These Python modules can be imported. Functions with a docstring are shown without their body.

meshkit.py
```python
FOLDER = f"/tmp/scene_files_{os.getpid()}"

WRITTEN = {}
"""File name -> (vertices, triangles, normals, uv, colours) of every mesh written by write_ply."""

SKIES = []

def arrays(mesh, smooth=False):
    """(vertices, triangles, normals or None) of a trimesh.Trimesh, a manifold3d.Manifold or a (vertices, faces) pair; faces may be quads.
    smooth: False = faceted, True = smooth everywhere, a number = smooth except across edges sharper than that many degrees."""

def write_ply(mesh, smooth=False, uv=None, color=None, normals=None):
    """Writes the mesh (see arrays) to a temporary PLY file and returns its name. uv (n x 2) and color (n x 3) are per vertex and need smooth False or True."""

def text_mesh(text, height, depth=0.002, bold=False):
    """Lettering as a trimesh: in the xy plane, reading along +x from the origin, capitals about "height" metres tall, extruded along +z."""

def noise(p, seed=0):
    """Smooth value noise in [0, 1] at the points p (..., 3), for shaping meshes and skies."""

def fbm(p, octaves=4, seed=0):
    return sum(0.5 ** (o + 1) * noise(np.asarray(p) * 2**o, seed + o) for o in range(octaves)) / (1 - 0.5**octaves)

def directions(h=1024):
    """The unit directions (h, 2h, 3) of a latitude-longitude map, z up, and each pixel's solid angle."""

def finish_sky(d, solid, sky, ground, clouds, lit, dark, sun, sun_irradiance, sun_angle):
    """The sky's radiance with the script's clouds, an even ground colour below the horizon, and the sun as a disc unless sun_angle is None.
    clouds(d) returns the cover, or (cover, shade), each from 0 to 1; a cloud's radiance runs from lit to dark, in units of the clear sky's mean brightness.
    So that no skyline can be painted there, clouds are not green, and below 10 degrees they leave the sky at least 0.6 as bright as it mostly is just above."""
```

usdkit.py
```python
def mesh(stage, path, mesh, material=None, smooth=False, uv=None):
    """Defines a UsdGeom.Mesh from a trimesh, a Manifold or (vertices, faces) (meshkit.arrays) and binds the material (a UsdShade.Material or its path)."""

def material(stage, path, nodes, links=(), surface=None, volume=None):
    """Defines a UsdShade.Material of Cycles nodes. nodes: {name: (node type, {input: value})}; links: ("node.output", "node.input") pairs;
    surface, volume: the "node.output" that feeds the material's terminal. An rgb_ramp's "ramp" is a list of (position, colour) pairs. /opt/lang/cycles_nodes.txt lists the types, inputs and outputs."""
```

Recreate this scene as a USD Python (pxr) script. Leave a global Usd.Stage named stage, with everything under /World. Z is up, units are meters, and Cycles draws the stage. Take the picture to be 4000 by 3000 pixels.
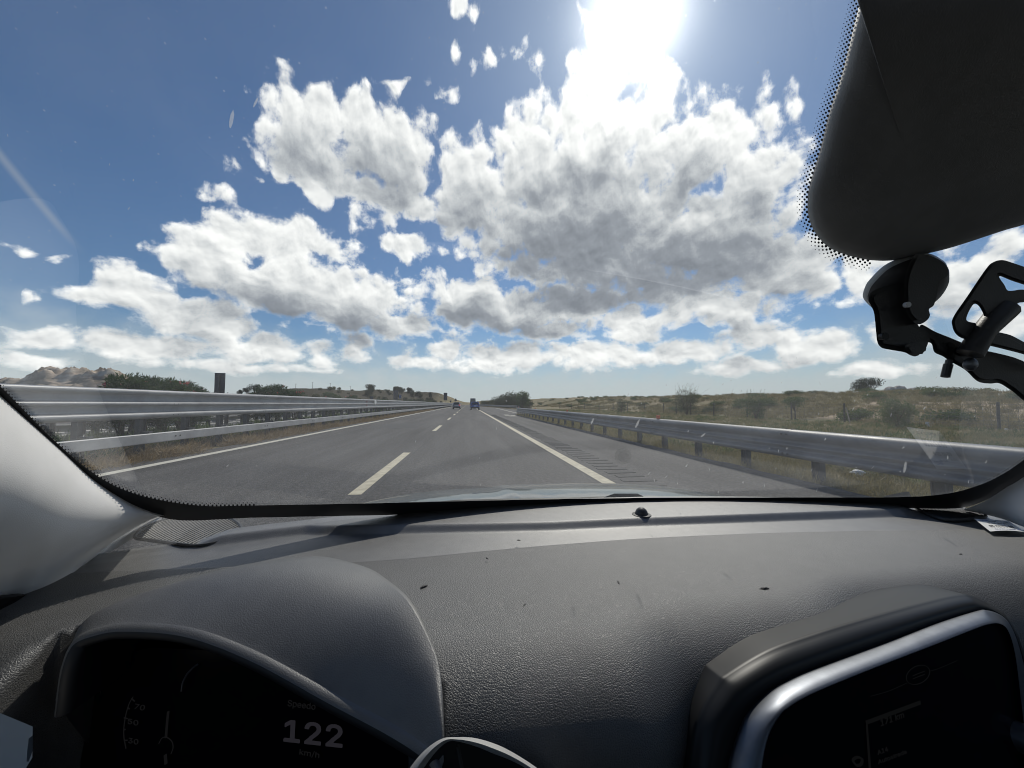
import math, numpy as np, trimesh, usdkit, meshkit
from pxr import Usd, UsdGeom, UsdLux, UsdShade, Gf, Sdf, Vt
from shapely.geometry import Polygon, LineString

stage = Usd.Stage.CreateInMemory()
UsdGeom.SetStageUpAxis(stage, UsdGeom.Tokens.z)
UsdGeom.SetStageMetersPerUnit(stage, 1.0)
UsdGeom.Xform.Define(stage, '/World')
UsdGeom.Scope.Define(stage, '/World/Looks')
rng = np.random.default_rng(7)

# ------------------------------------------------------------------ camera
EYE = np.array([0, 0, 1.25])                      # held above the dashboard, 1.25 m over the road
YAW, PITCH, FPX = math.radians(6.80), math.radians(3.06), 1440.0   # ultra-wide lens: 1440 of 4000 px
EXPOSURE = -0.9
FWD = np.array([math.sin(YAW) * math.cos(PITCH), math.cos(YAW) * math.cos(PITCH), math.sin(PITCH)])
RGT = np.array([math.cos(YAW), -math.sin(YAW), 0.0])
UPV = np.cross(RGT, FWD)
cam = UsdGeom.Camera.Define(stage, '/World/camera')
cam.CreateHorizontalApertureAttr(36.0)
cam.CreateVerticalApertureAttr(27.0)
cam.CreateFocalLengthAttr(36.0 * FPX / 4000)
cam.CreateClippingRangeAttr(Gf.Vec2f(0.02, 20000))
cam.CreateExposureAttr(EXPOSURE)
cm = Gf.Matrix4d(1)
for i, row in enumerate((RGT, UPV, -FWD, EYE)):
    cm.SetRow(i, Gf.Vec4d(*map(float, row), 1.0 if i == 3 else 0.0))
cam.AddTransformOp().Set(cm)

# ------------------------------------------------------------------ sun and sky
SUN_AZ, SUN_EL = math.radians(25.9), math.radians(46.4)      # azimuth from +y towards +x
SUN = np.array([math.sin(SUN_AZ) * math.cos(SUN_EL), math.cos(SUN_AZ) * math.cos(SUN_EL), math.sin(SUN_EL)])
SKY_STRENGTH, SUN_INTENSITY = 0.10, 1.25
sun = UsdLux.DistantLight.Define(stage, '/World/sun')
sun.CreateIntensityAttr(SUN_INTENSITY)
sun.CreateAngleAttr(0.53)
sun.CreateNormalizeAttr(True)
sun.CreateColorAttr(Gf.Vec3f(1.0, 0.95, 0.87))
zx = SUN
xx = np.cross([0, 0, 1], zx); xx /= np.linalg.norm(xx)
yx = np.cross(zx, xx)
sm = Gf.Matrix4d(1)
for i, row in enumerate((xx, yx, zx)):
    sm.SetRow(i, Gf.Vec4d(*map(float, row), 0.0))
sun.AddTransformOp().Set(sm)

# clouds: direction of each cumulus mass, its orientation, half-width and half-height (radians) and weight
CLOUDS=[(0.363,0.703,0.106,0.072,1,0), (0.491,0.668,0.097,0.073,1,0), (0.421,0.632,0.179,0.091,1,0), (0.628,0.562,0.151,0.09,1,0), (0.354,0.601,0.3,0.116,1.1,0.72), (0.579,0.557,0.131,0.101,1,0.72), (0.717,0.464,0.111,0.103,1,0.72), (0.014,0.529,0.159,0.116,1,0.72), (0.208,0.582,0.16,0.11,1,0.72), (0.156,0.642,0.094,0.051,0.9,0), (0.273,0.65,0.092,0.05,0.9,0), (0.302,0.46,0.314,0.135,1.2,1.1), (0.566,0.387,0.269,0.101,1.15,1.1), (0.137,0.446,0.153,0.075,0.95,1.1), (0.663,0.34,0.093,0.087,1,0.72), (0.77,0.297,0.08,0.083,1,0.72), (0.362,0.347,0.305,0.067,1,1.1), (0.369,0.765,0.099,0.077,0.9,0), (0.564,0.282,0.248,0.048,0.9,0), (-0.398,0.598,0.111,0.074,1.1,0.72), (-0.251,0.6,0.127,0.08,1.1,0.72), (-0.203,0.589,0.128,0.088,1.05,0.72), (-0.377,0.537,0.111,0.078,1,0), (-0.224,0.503,0.114,0.058,0.85,0), (-0.429,0.603,0.083,0.062,0.602,0), (-0.135,0.504,0.085,0.059,0.8,0), (-0.234,0.442,0.099,0.088,0.516,0), (-0.537,0.354,0.08,0.067,1.05,0), (-0.428,0.357,0.093,0.072,1.05,0), (-0.555,0.278,0.098,0.073,1.1,0.72), (-0.419,0.275,0.118,0.08,1.1,0.72), (-0.443,0.262,0.115,0.07,1.15,0.95), (-0.287,0.246,0.134,0.076,1.15,0.95), (-0.314,0.218,0.097,0.049,1,0.72), (-0.186,0.205,0.106,0.052,1,0.72), (-0.58,0.297,0.068,0.036,0.8,0), (-0.362,0.371,0.081,0.045,0.75,0), (-0.016,0.29,0.161,0.059,1,0.95), (0.124,0.251,0.213,0.066,1.1,0.95), (0.288,0.265,0.147,0.059,0.95,0.62), (-0.163,0.39,0.118,0.039,0.85,0), (-0.682,0.205,0.065,0.05,1.05,0.62), (-0.596,0.179,0.077,0.055,1.05,0.62), (-0.732,0.188,0.061,0.023,0.75,0), (-0.628,0.163,0.053,0.034,1,0), (-0.549,0.155,0.06,0.037,1,0), (-0.485,0.121,0.116,0.044,1,0.62), (-0.657,0.11,0.153,0.03,0.95,0), (-0.781,0.107,0.057,0.024,0.9,0), (-0.799,0.07,0.063,0.019,0.85,0), (-0.365,0.119,0.062,0.042,0.75,0), (-0.283,0.141,0.058,0.054,0.8,0), (-0.518,0.083,0.223,0.022,0.75,0), (-0.064,0.144,0.077,0.052,0.85,0), (-0.112,0.106,0.118,0.029,0.8,0), (0.086,0.122,0.168,0.048,0.95,0), (0.347,0.125,0.181,0.041,1,0.62), (0.442,0.215,0.102,0.064,0.95,0), (0.237,0.195,0.173,0.037,0.85,0), (0.613,0.227,0.157,0.048,1,0.72), (0.55,0.128,0.159,0.039,0.9,0.62), (0.7,0.157,0.058,0.052,0.95,0.62), (0.776,0.133,0.052,0.049,0.95,0.62), (0.676,0.087,0.131,0.029,0.85,0), (0.809,0.109,0.088,0.041,0.95,0), (0.904,0.064,0.086,0.023,0.85,0), (0.749,0.289,0.061,0.047,0.85,0), (0.817,0.245,0.054,0.045,0.85,0), (0.866,0.285,0.055,0.052,0.85,0), (0.882,0.253,0.049,0.068,0.9,0), (0.939,0.226,0.043,0.065,0.9,0), (1.002,0.217,0.062,0.07,0.95,0.62), (1.061,0.231,0.04,0.057,1,0.62), (1.038,0.131,0.051,0.039,0.9,0), (0.943,0.13,0.058,0.036,0.85,0), (0.847,0.515,0.032,0.027,0.516,0), (-0.041,0.848,0.06,0.022,0.533,0), (0.011,0.847,0.06,0.023,0.459,0), (0.032,0.776,0.095,0.041,0.516,0), (0.196,0.783,0.086,0.045,0.473,0), (-0.581,0.43,0.06,0.022,0.516,0), (-0.538,0.472,0.035,0.017,0.499,0), (-0.675,0.247,0.053,0.025,0.585,0), (-0.822,0.257,0.025,0.024,0.619,0), (-0.801,0.252,0.026,0.025,0.533,0), (-0.217,0.705,0.04,0.015,0.43,0), (-0.183,0.719,0.041,0.015,0.37,0), (-0.806,0.179,0.011,0.017,0.533,0), (-0.796,0.179,0.012,0.017,0.459,0), (-0.733,0.126,0.032,0.02,0.516,0), (-0.457,0.492,0.037,0.023,0.516,0), (-0.089,0.726,0.048,0.021,0.43,0), (-0.052,0.716,0.049,0.022,0.37,0), (0.665,0.63,0.042,0.024,0.473,0), (0.717,0.561,0.024,0.018,0.473,0), (0.737,0.552,0.023,0.018,0.407,0), (-0.322,0.445,0.024,0.011,0.43,0)]

def sky_material():
    N, Lk = {}, []
    def node(name, kind, **kw):
        N[name] = (kind, kw); return name
    def link(a, b): Lk.append((a, b))
    def mth(name, op, a, b=None, c=None, clamp=False):
        kw = {'math_type': op, 'use_clamp': clamp}
        for k, v in (('value1', a), ('value2', b), ('value3', c)):
            if v is None: continue
            if isinstance(v, str): link(v, f'{name}.{k}')
            else: kw[k] = v
        node(name, 'math', **kw); return f'{name}.value'
    def vm(name, op, a, b=None, scale=None, out='vector'):
        kw = {'math_type': op}
        for k, v in (('vector1', a), ('vector2', b)):
            if v is None: continue
            if isinstance(v, str): link(v, f'{name}.{k}')
            else: kw[k] = v
        if scale is not None: kw['scale'] = scale
        node(name, 'vector_math', **kw); return f'{name}.{out}'
    def ss(name, x, a, b, lo=0.0, hi=1.0):
        node(name, 'map_range', range_type='smoothstep', from_min=a, from_max=b, to_min=lo, to_max=hi, clamp=True)
        link(x, f'{name}.value'); return f'{name}.result'
    node('tc', 'texture_coordinate')
    V = 'tc.generated'
    node('sky', 'sky_texture', sky_type='single_scattering', sun_disc=False, sun_elevation=SUN_EL, sun_rotation=SUN_AZ,
         altitude=100.0, air_density=1.0, aerosol_density=0.5, ozone_density=2.0)
    blue = vm('blue', 'multiply', 'sky.color', (0.92, 1.20, 1.46))
    node('sv', 'separate_xyz'); link(V, 'sv.vector')
    az = mth('az', 'arctan2', 'sv.x', 'sv.y')
    el = mth('el', 'arcsine', 'sv.z')
    node('P0', 'combine_xyz'); link(az, 'P0.x'); link(el, 'P0.y')
    P = 'P0.vector'
    def noise2(name, vec, scale, detail, rough):
        node(name, 'noise_texture', dimensions='2D', scale=scale, detail=detail, roughness=rough); link(vec, f'{name}.vector')
        return f'{name}.fac', f'{name}.color'
    # domain warp so that no mass keeps its ellipse
    wc = noise2('wn', P, 8.0, 2.0, 0.55)[1]
    w0 = vm('w0', 'subtract', wc, (0.5, 0.5, 0.5))
    calm = ss('calm', el, 0.03, 0.32, 0.28, 1.0)
    w1 = vm('w1', 'scale', vm('w1a', 'multiply', w0, (0.13, 0.09, 0.0)))
    link(calm, 'w1.scale')
    W = vm('w2', 'add', P, w1)
    def masses(tag, vec, only_big):
        acc = None
        for i, (ca, ce, sa, sb, wt, big) in enumerate(CLOUDS):
            if only_big and not big: continue
            if only_big: wt = big
            m, g = f'm{tag}{i}', f'g{tag}{i}'
            kx, ky = 1 / (sa * GROW), 1 / (sb * GROW)
            node(m, 'vector_math', math_type='multiply_add', vector2=(kx, ky, 0.0), vector3=(-ca * kx, -ce * ky, 0.0)); link(vec, f'{m}.vector1')
            node(g, 'gradient_texture', gradient_type='spherical'); link(f'{m}.vector', f'{g}.vector')
            f = mth(f'k{tag}{i}', 'multiply', f'{g}.fac', wt) if abs(wt - 1) > .06 else f'{g}.fac'
            acc = f if acc is None else mth(f'x{tag}{i}', 'smoothmax', acc, f, 0.08)
        return acc
    # scattered cumulus over the rest of the sky, out of frame, of the same kind as in view
    far = ss('farS', noise2('far', W, 3.0, 2.0, 0.5)[0], 0.55, 0.85, 0.0, 0.8)
    side = ss('sideS', 'sv.y', 0.42, 0.10)
    other = mth('other', 'multiply', far, side)
    D0 = mth('D0', 'multiply', mth('D00', 'maximum', masses('a', W, False), other), 1.30)
    Wup = vm('wup', 'add', W, (0.012, 0.060, 0.0))
    D1 = mth('D1', 'maximum', masses('b', Wup, True), other)
    # cauliflower detail, finer towards the horizon as the clouds recede
    kel = 1.7
    node('Qc', 'combine_xyz'); link(mth('Qx', 'multiply', az, kel), 'Qc.x'); link(mth('Qy', 'multiply', mth('Qy0', 'power', mth('Qy1', 'maximum', el, 0.001), 0.75), 1.9), 'Qc.y'); Q = 'Qc.vector'
    def detail(tag, vec):
        n = noise2(f'n{tag}', vec, 8.5, 7.0, 0.60)[0]
        node(f'v{tag}', 'voronoi_texture', dimensions='2D', feature='smooth_f1', scale=12.5, smoothness=0.5, randomness=1.0); link(vec, f'v{tag}.vector')
        return mth(f'p{tag}', 'multiply_add', f'v{tag}.distance', -0.38, mth(f'nn{tag}', 'multiply', n, 0.92))
    Qw = vm('Qw', 'multiply_add', w0, (0.05, 0.05, 0.0)); link(Q, 'Qw.vector3')
    na = detail('A', Qw)
    nb = detail('B', vm('vs', 'add', Qw, (0.006, 0.016, 0.0)))
    rel = mth('rel', 'subtract', na, nb)
    na0 = mth('na0', 'add', na, -0.27)
    near = ss('near', D0, 0.0, 0.22)
    nf = noise2('nf', Qw, 44.0, 4.0, 0.6)[0]
    Dn = mth('Dn', 'multiply_add', mth('nf1', 'multiply', mth('nf0', 'add', nf, -0.5), near), 0.22, D0)
    dens = mth('dens', 'multiply_add', mth('na1', 'multiply', na0, near), mth('namp', 'multiply_add', calm, 1.1, 0.5), Dn)
    mask = ss('mask', mth('dens3', 'add', dens, ss('sink', el, 0.05, 0.26, -0.065, 0.0)), MASK0, MASK0 + 0.42)
    thick = mth('th', 'multiply_add', na0, 0.16, D1)
    grey = ss('grey', thick, 0.10, 0.98)
    edge = ss('edge', mth('dens2', 'multiply_add', na0, 0.45, D0), MASK0 - 0.08, MASK0 + 0.40)
    grey = mth('grey1', 'multiply', grey, edge)
    low = ss('lowS', el, 0.02, 0.22, 0.55, 1.0)             # far clouds near the horizon show less contrast
    grey = mth('grey2', 'multiply', grey, low)
    lit = mth('lit', 'multiply_add', grey, -0.74, mth('base', 'multiply_add', edge, -0.20, 1.10))
    lit = mth('lit2', 'multiply_add', rel, 1.0, mth('lit1b', 'multiply_add', na0, -0.35, lit))
    lit = mth('lit3', 'maximum', lit, 0.03)
    # forward scattering: clouds and thin haze glow round the sun
    dt = vm('dt', 'dot_product', V, tuple(SUN), out='value')
    dt = mth('dtc', 'maximum', dt, 0.0)
    a1 = mth('a1', 'power', dt, 26.0); a2 = mth('a2', 'power', dt, 340.0)
    lit = mth('lit4', 'multiply', lit, mth('fs', 'multiply_add', a1, 0.25, 1.0))
    node('ramp', 'rgb_ramp', ramp=[(0, (0.185, 0.205, 0.24)), (0.25, (0.27, 0.295, 0.335)), (0.5, (0.50, 0.525, 0.55)), (0.75, (0.84, 0.85, 0.85)), (1, (1.15, 1.15, 1.13))])
    l5 = mth('lit5', 'multiply', lit, 0.83); link(l5, 'ramp.fac')
    cl = vm('clc', 'scale', 'ramp.color', scale=CLOUD_GAIN)
    # pale veil of far cloud lying along the horizon
    veil = ss('veil', mth('veil0', 'multiply_add', mth('elw', 'multiply_add', na0, -0.10, el), 1.0, 0.0), 0.20, 0.015, 0.0, 0.88)
    node('hzm', 'mix', mix_type='mix', color2=tuple(VEIL * np.array([0.86, 0.95, 1.0]))); link(veil, 'hzm.fac'); link(blue, 'hzm.color1')
    node('mixc', 'mix', mix_type='mix'); link(mask, 'mixc.fac'); link('hzm.color', 'mixc.color1'); link(cl, 'mixc.color2')
    # thin bright haze round the sun
    glow = mth('gl', 'multiply_add', a2, AUREOLE, mth('gl1', 'multiply', a1, AUREOLE * 0.055))
    node('glc', 'combine_xyz'); link(glow, 'glc.x'); link(glow, 'glc.y'); link(mth('glb', 'multiply', glow, 0.97), 'glc.z')
    # one faint old contrail far to the left
    t_x, t_y = -0.7461 + 0.8447, 0.2532 - 0.3789; t_l = math.hypot(t_x, t_y)
    u = mth('cu', 'multiply_add', az, t_x / t_l, mth('cu0', 'multiply_add', el, t_y / t_l, -(-0.8447 * t_x + 0.3789 * t_y) / t_l))
    w = mth('cw', 'absolute', mth('cw0', 'multiply_add', az, t_y / t_l, mth('cw1', 'multiply_add', el, -t_x / t_l, -(-0.8447 * t_y - 0.3789 * t_x) / t_l)))
    trail = mth('ctr', 'multiply', ss('ctw', w, 0.009, 0.0), mth('ctl', 'multiply', ss('cta', u, -0.08, 0.0), ss('ctb', u, t_l, t_l * .5, 0.0, 0.28)))
    node('mixt', 'mix', mix_type='mix', color2=(9.0, 9.4, 9.6)); link(trail, 'mixt.fac'); link('mixc.color', 'mixt.color1')
    tot = vm('tot', 'add', 'mixt.color', 'glc.vector')
    node('bg', 'background_shader', strength=SKY_STRENGTH); link(tot, 'bg.color')
    return usdkit.material(stage, '/World/Looks/sky_air', N, Lk, surface='bg.background')
CLOUD_GAIN, AUREOLE, GROW, MASK0, VEIL = 22.0, 30.0, 1.45, 0.37, 12.0
dome = UsdLux.DomeLight.Define(stage, '/World/sky')
UsdShade.MaterialBindingAPI.Apply(dome.GetPrim()).Bind(sky_material())
dome.GetPrim().SetCustomDataByKey('kind', 'structure')

# ------------------------------------------------------------------ helpers
used = {}
def fresh(parent, name):
    p = f'{parent}/{name}'
    k = used.get(p, 0); used[p] = k + 1
    return p if k == 0 else f'{p}_{k:03d}'
def says(prim, label=None, cat=None, group=None, kind=None):
    for k, v in (('label', label), ('category', cat), ('group', group), ('kind', kind)):
        if v: prim.SetCustomDataByKey(k, v)
    return prim
def place(x, loc=(0, 0, 0), rz=0.0, sc=None):
    x.AddTranslateOp().Set(Gf.Vec3d(*map(float, loc)))
    if rz: x.AddRotateZOp().Set(math.degrees(rz))
    if sc is not None: x.AddScaleOp().Set(Gf.Vec3f(*(float(s) for s in (sc if np.ndim(sc) else (sc,) * 3))))
def thing(name, label=None, cat=None, loc=(0, 0, 0), rz=0.0, sc=None, group=None, kind=None):
    p = fresh('/World', name)
    x = UsdGeom.Xform.Define(stage, p); place(x, loc, rz, sc)
    says(x.GetPrim(), label, cat, group, kind)
    return p
def part(parent, name, mesh, mat, smooth=30, label=None, kind=None):
    p = fresh(parent, name)
    m = usdkit.mesh(stage, p, mesh, mat, smooth=smooth)
    m.CreateDoubleSidedAttr(True)
    says(m.GetPrim(), label, kind=kind)
    return p
def solo(name, mesh, mat, label=None, cat=None, group=None, kind=None, smooth=30, loc=None, rz=0, sc=None):
    p = fresh('/World', name)
    m = usdkit.mesh(stage, p, mesh, mat, smooth=smooth); m.CreateDoubleSidedAttr(True)
    if loc is not None: place(m, loc, rz, sc)
    says(m.GetPrim(), label, cat, group, kind)
    return p
def again(src, loc, rz=0.0, sc=None, label=None, cat=None, group=None):
    name = src.rsplit('/', 1)[1].rstrip('0123456789').rstrip('_')
    p = fresh('/World', name)
    x = UsdGeom.Xform.Define(stage, p)
    x.GetPrim().GetReferences().AddInternalReference(src)
    x.GetPrim().SetInstanceable(True)
    for op in ('xformOp:translate', 'xformOp:rotateZ', 'xformOp:scale'): pass
    x.ClearXformOpOrder()
    t = x.GetPrim().GetAttribute('xformOp:translate')
    ops = []
    o = UsdGeom.XformOp(x.GetPrim().CreateAttribute('xformOp:translate', Sdf.ValueTypeNames.Double3, False)); o.Set(Gf.Vec3d(*map(float, loc))); ops.append('xformOp:translate')
    o = x.GetPrim().CreateAttribute('xformOp:rotateZ', Sdf.ValueTypeNames.Float, False); o.Set(float(math.degrees(rz))); ops.append('xformOp:rotateZ')
    s = sc if np.ndim(sc) else ((sc or 1.0),) * 3
    o = x.GetPrim().CreateAttribute('xformOp:scale', Sdf.ValueTypeNames.Float3, False); o.Set(Gf.Vec3f(*map(float, s))); ops.append('xformOp:scale')
    x.GetXformOpOrderAttr().Set(Vt.TokenArray(ops))
    says(x.GetPrim(), label, cat, group)
    return p

def box(sx, sy, sz, c=(0, 0, 0)):
    b = trimesh.creation.box([sx, sy, sz]); b.apply_translation(c); return b
def rbox(sx, sy, sz, r, c=(0, 0, 0), n=3):
    """box with rounded edges: hull of spheres at its corners"""
    s = trimesh.creation.icosphere(n - 1, r)
    pts = np.vstack([s.vertices + np.array([i * (sx / 2 - r), j * (sy / 2 - r), k * (sz / 2 - r)]) for i in (-1, 1) for j in (-1, 1) for k in (-1, 1)])
    h = trimesh.convex.convex_hull(pts); h.apply_translation(c); return h
def cyl(r, h, c=(0, 0, 0), axis='z', n=20):
    m = trimesh.creation.cylinder(radius=r, height=h, sections=n)
    if axis == 'x': m.apply_transform(trimesh.transformations.rotation_matrix(math.pi / 2, [0, 1, 0]))
    if axis == 'y': m.apply_transform(trimesh.transformations.rotation_matrix(math.pi / 2, [1, 0, 0]))
    m.apply_translation(c); return m
def join(ms): return trimesh.util.concatenate([m for m in ms if m is not None])
def sheet(P):
    """quad grid of points (n, m, 3) as a mesh"""
    P = np.asarray(P, float); n, m = P.shape[:2]
    i, j = np.meshgrid(np.arange(n - 1), np.arange(m - 1), indexing='ij')
    a = (i * m + j).ravel()
    f = np.vstack([np.stack([a, a + m, a + m + 1], 1), np.stack([a, a + m + 1, a + 1], 1)])
    return trimesh.Trimesh(P.reshape(-1, 3), f, process=False)
def welded(m):
    m.merge_vertices(); m.update_faces(m.nondegenerate_faces()); return m
def tube(path, r, n=8, close=False):
    path = np.asarray(path, float); r = np.broadcast_to(r, len(path))
    t = np.gradient(path, axis=0)
    if close: t = np.roll(path, -1, 0) - np.roll(path, 1, 0)
    t /= np.linalg.norm(t, axis=1, keepdims=True) + 1e-12
    up = np.array([0, 0, 1.0]) if abs(t[:, 2]).max() < .9 else np.array([0.31, 0.9, 0.2])
    a = np.cross(t, up); a /= np.linalg.norm(a, axis=1, keepdims=True); b = np.cross(a, t)
    th = np.linspace(0, 2 * np.pi, n + 1)
    P = path[:, None] + r[:, None, None] * (a[:, None] * np.cos(th)[None, :, None] + b[:, None] * np.sin(th)[None, :, None])
    if close: P = np.concatenate([P, P[:1]])
    m = sheet(P)
    if not close:
        caps = []
        for k in (0, -1):
            v = np.vstack([path[k], P[k, :-1]]); idx = np.arange(1, n + 1)
            caps.append(trimesh.Trimesh(v, np.stack([np.zeros(n, int), idx, np.roll(idx, -1)], 1), process=False))
        m = join([m] + caps)
    return m
def smooth_line(pts, n, closed=False):
    """Catmull-Rom through pts, n samples"""
    p = np.asarray(pts, float)
    q = np.vstack([p[-1], p, p[0], p[1]]) if closed else np.vstack([2 * p[0] - p[1], p, 2 * p[-1] - p[-2]])
    segs = len(p) if closed else len(p) - 1
    u = np.linspace(0, segs, n, endpoint=not closed); k = np.minimum(u.astype(int), segs - 1); t = (u - k)[:, None]
    a, b, c, d = q[k], q[k + 1], q[k + 2], q[k + 3]
    return 0.5 * ((2 * b) + (c - a) * t + (2 * a - 5 * b + 4 * c - d) * t ** 2 + (3 * b - a - 3 * c + d) * t ** 3)
def slab(poly, h):
    return trimesh.creation.extrude_polygon(poly, h, engine='earcut')
def mapped(mesh, o, ex, ey, ez):
    """mesh in local x, y, z carried to the frame (o; ex, ey, ez)"""
    v = np.asarray(mesh.vertices)
    m = trimesh.Trimesh(o + v[:, :1] * ex + v[:, 1:2] * ey + v[:, 2:] * ez, mesh.faces, process=False)
    if np.dot(np.cross(ex, ey), ez) < 0: m.invert()
    return m
# sight lines of the survey: the point where the ray through a survey mark meets a plane or lies at a measured depth
def ray(px, py): return FWD + RGT * (px - 2000) / FPX - UPV * (py - 1500) / FPX
def at_depth(px, py, d): return EYE + ray(px, py) * d
def at_z(px, py, z):
    r = ray(px, py); return EYE + r * (z - EYE[2]) / r[2]
def at_y(px, py, y):
    r = ray(px, py); return EYE + r * (y - EYE[1]) / r[1]
def at_plane(px, py, o, n):
    r = ray(px, py); return EYE + r * (np.dot(np.asarray(o) - EYE, n) / np.dot(r, n))

# ------------------------------------------------------------------ materials
LK = '/World/Looks/'
def pmat(name, c1, c2=None, scale=5.0, detail=4, rough=0.5, metallic=0.0, bump=None, spec=0.5, coat=0.0, coat_rough=0.03, ramp=(0.35, 0.65), obj=False, bump2=None, rough2=None, extra=None, stretch=None):
    n = {'p': ('principled_bsdf', dict(roughness=rough, metallic=metallic, specular_ior_level=spec, coat_weight=coat, coat_roughness=coat_rough))}
    l = []
    n['tc'] = ('texture_coordinate', {}) if obj else ('geometry', {})
    V = 'tc.object' if obj else 'tc.position'
    if stretch is not None:
        n['mp'] = ('mapping', dict(scale=stretch)); l.append((V, 'mp.vector')); V = 'mp.vector'
    if c2 is None: n['p'][1]['base_color'] = c1
    else:
        n['n'] = ('noise_texture', dict(scale=scale, detail=detail, roughness=0.6)); l.append((V, 'n.vector'))
        n['r'] = ('rgb_ramp', dict(ramp=[(ramp[0], c1), (ramp[1], c2)])); l += [('n.fac', 'r.fac'), ('r.color', 'p.base_color')]
        if rough2 is not None:
            n['rr'] = ('map_range', dict(from_min=0.35, from_max=0.65, to_min=rough, to_max=rough2, clamp=True)); l += [('n.fac', 'rr.value'), ('rr.result', 'p.roughness')]
    last = None
    for k, b in enumerate((bump, bump2)):
        if not b: continue
        kind, sc, st, dist = b
        if kind == 'noise': n[f'bt{k}'] = ('noise_texture', dict(scale=sc, detail=3.0)); o = f'bt{k}.fac'
        elif kind == 'leather': n[f'bt{k}'] = ('voronoi_texture', dict(feature='distance_to_edge', scale=sc)); o = f'bt{k}.distance'
        else: n[f'bt{k}'] = ('voronoi_texture', dict(feature='f1', scale=sc)); o = f'bt{k}.distance'
        l.append((V, f'bt{k}.vector'))
        if kind == 'leather':
            n[f'bm{k}'] = ('map_range', dict(from_min=0.0, from_max=0.22, to_min=0, to_max=1, clamp=True)); l.append((o, f'bm{k}.value')); o = f'bm{k}.result'
        n[f'b{k}'] = ('bump', dict(strength=st, distance=dist)); l.append((o, f'b{k}.height'))
        if last: l.append((last, f'b{k}.normal'))
        last = f'b{k}.normal'
    if last: l += [(last, 'p.normal'), (last, 'p.coat_normal')]
    return usdkit.material(stage, LK + name, n, l, surface='p.BSDF')
def leafmat(name, dark, light, trans=0.35):
    n = {'g': ('geometry', {}), 'o': ('object_info', {}), 'h': ('math', dict(math_type='multiply_add', value2=0.65)), 'h2': ('math', dict(math_type='multiply', value2=0.35)),
         'r': ('rgb_ramp', dict(ramp=[(0, dark), (1, light)])), 'd': ('principled_bsdf', dict(roughness=0.55, specular_ior_level=0.35)), 't': ('translucent_bsdf', {}), 'm': ('mix_closure', dict(fac=trans))}
    l = [('g.random_per_island', 'h.value1'), ('o.random', 'h2.value1'), ('h2.value', 'h.value3'), ('h.value', 'r.fac'), ('r.color', 'd.base_color'), ('r.color', 't.color'), ('d.BSDF', 'm.closure1'), ('t.BSDF', 'm.closure2')]
    return usdkit.material(stage, LK + name, n, l, surface='m.closure')
M = {}
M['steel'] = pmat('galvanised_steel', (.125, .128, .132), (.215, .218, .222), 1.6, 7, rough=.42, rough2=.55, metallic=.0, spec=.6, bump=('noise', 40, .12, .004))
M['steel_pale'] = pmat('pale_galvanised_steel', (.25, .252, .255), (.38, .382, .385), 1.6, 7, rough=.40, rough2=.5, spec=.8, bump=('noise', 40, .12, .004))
M['steel_post'] = pmat('weathered_post_steel', (.055, .056, .058), (.095, .096, .098), 6.0, 5, rough=.6, metallic=.3)
M['bolt'] = pmat('bolt_dark', (.05, .05, .05), rough=.6)
M['orange'] = pmat('orange_plastic', (.75, .10, .02), rough=.4)
M['red'] = pmat('red_plastic', (.55, .03, .02), rough=.4)
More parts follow.
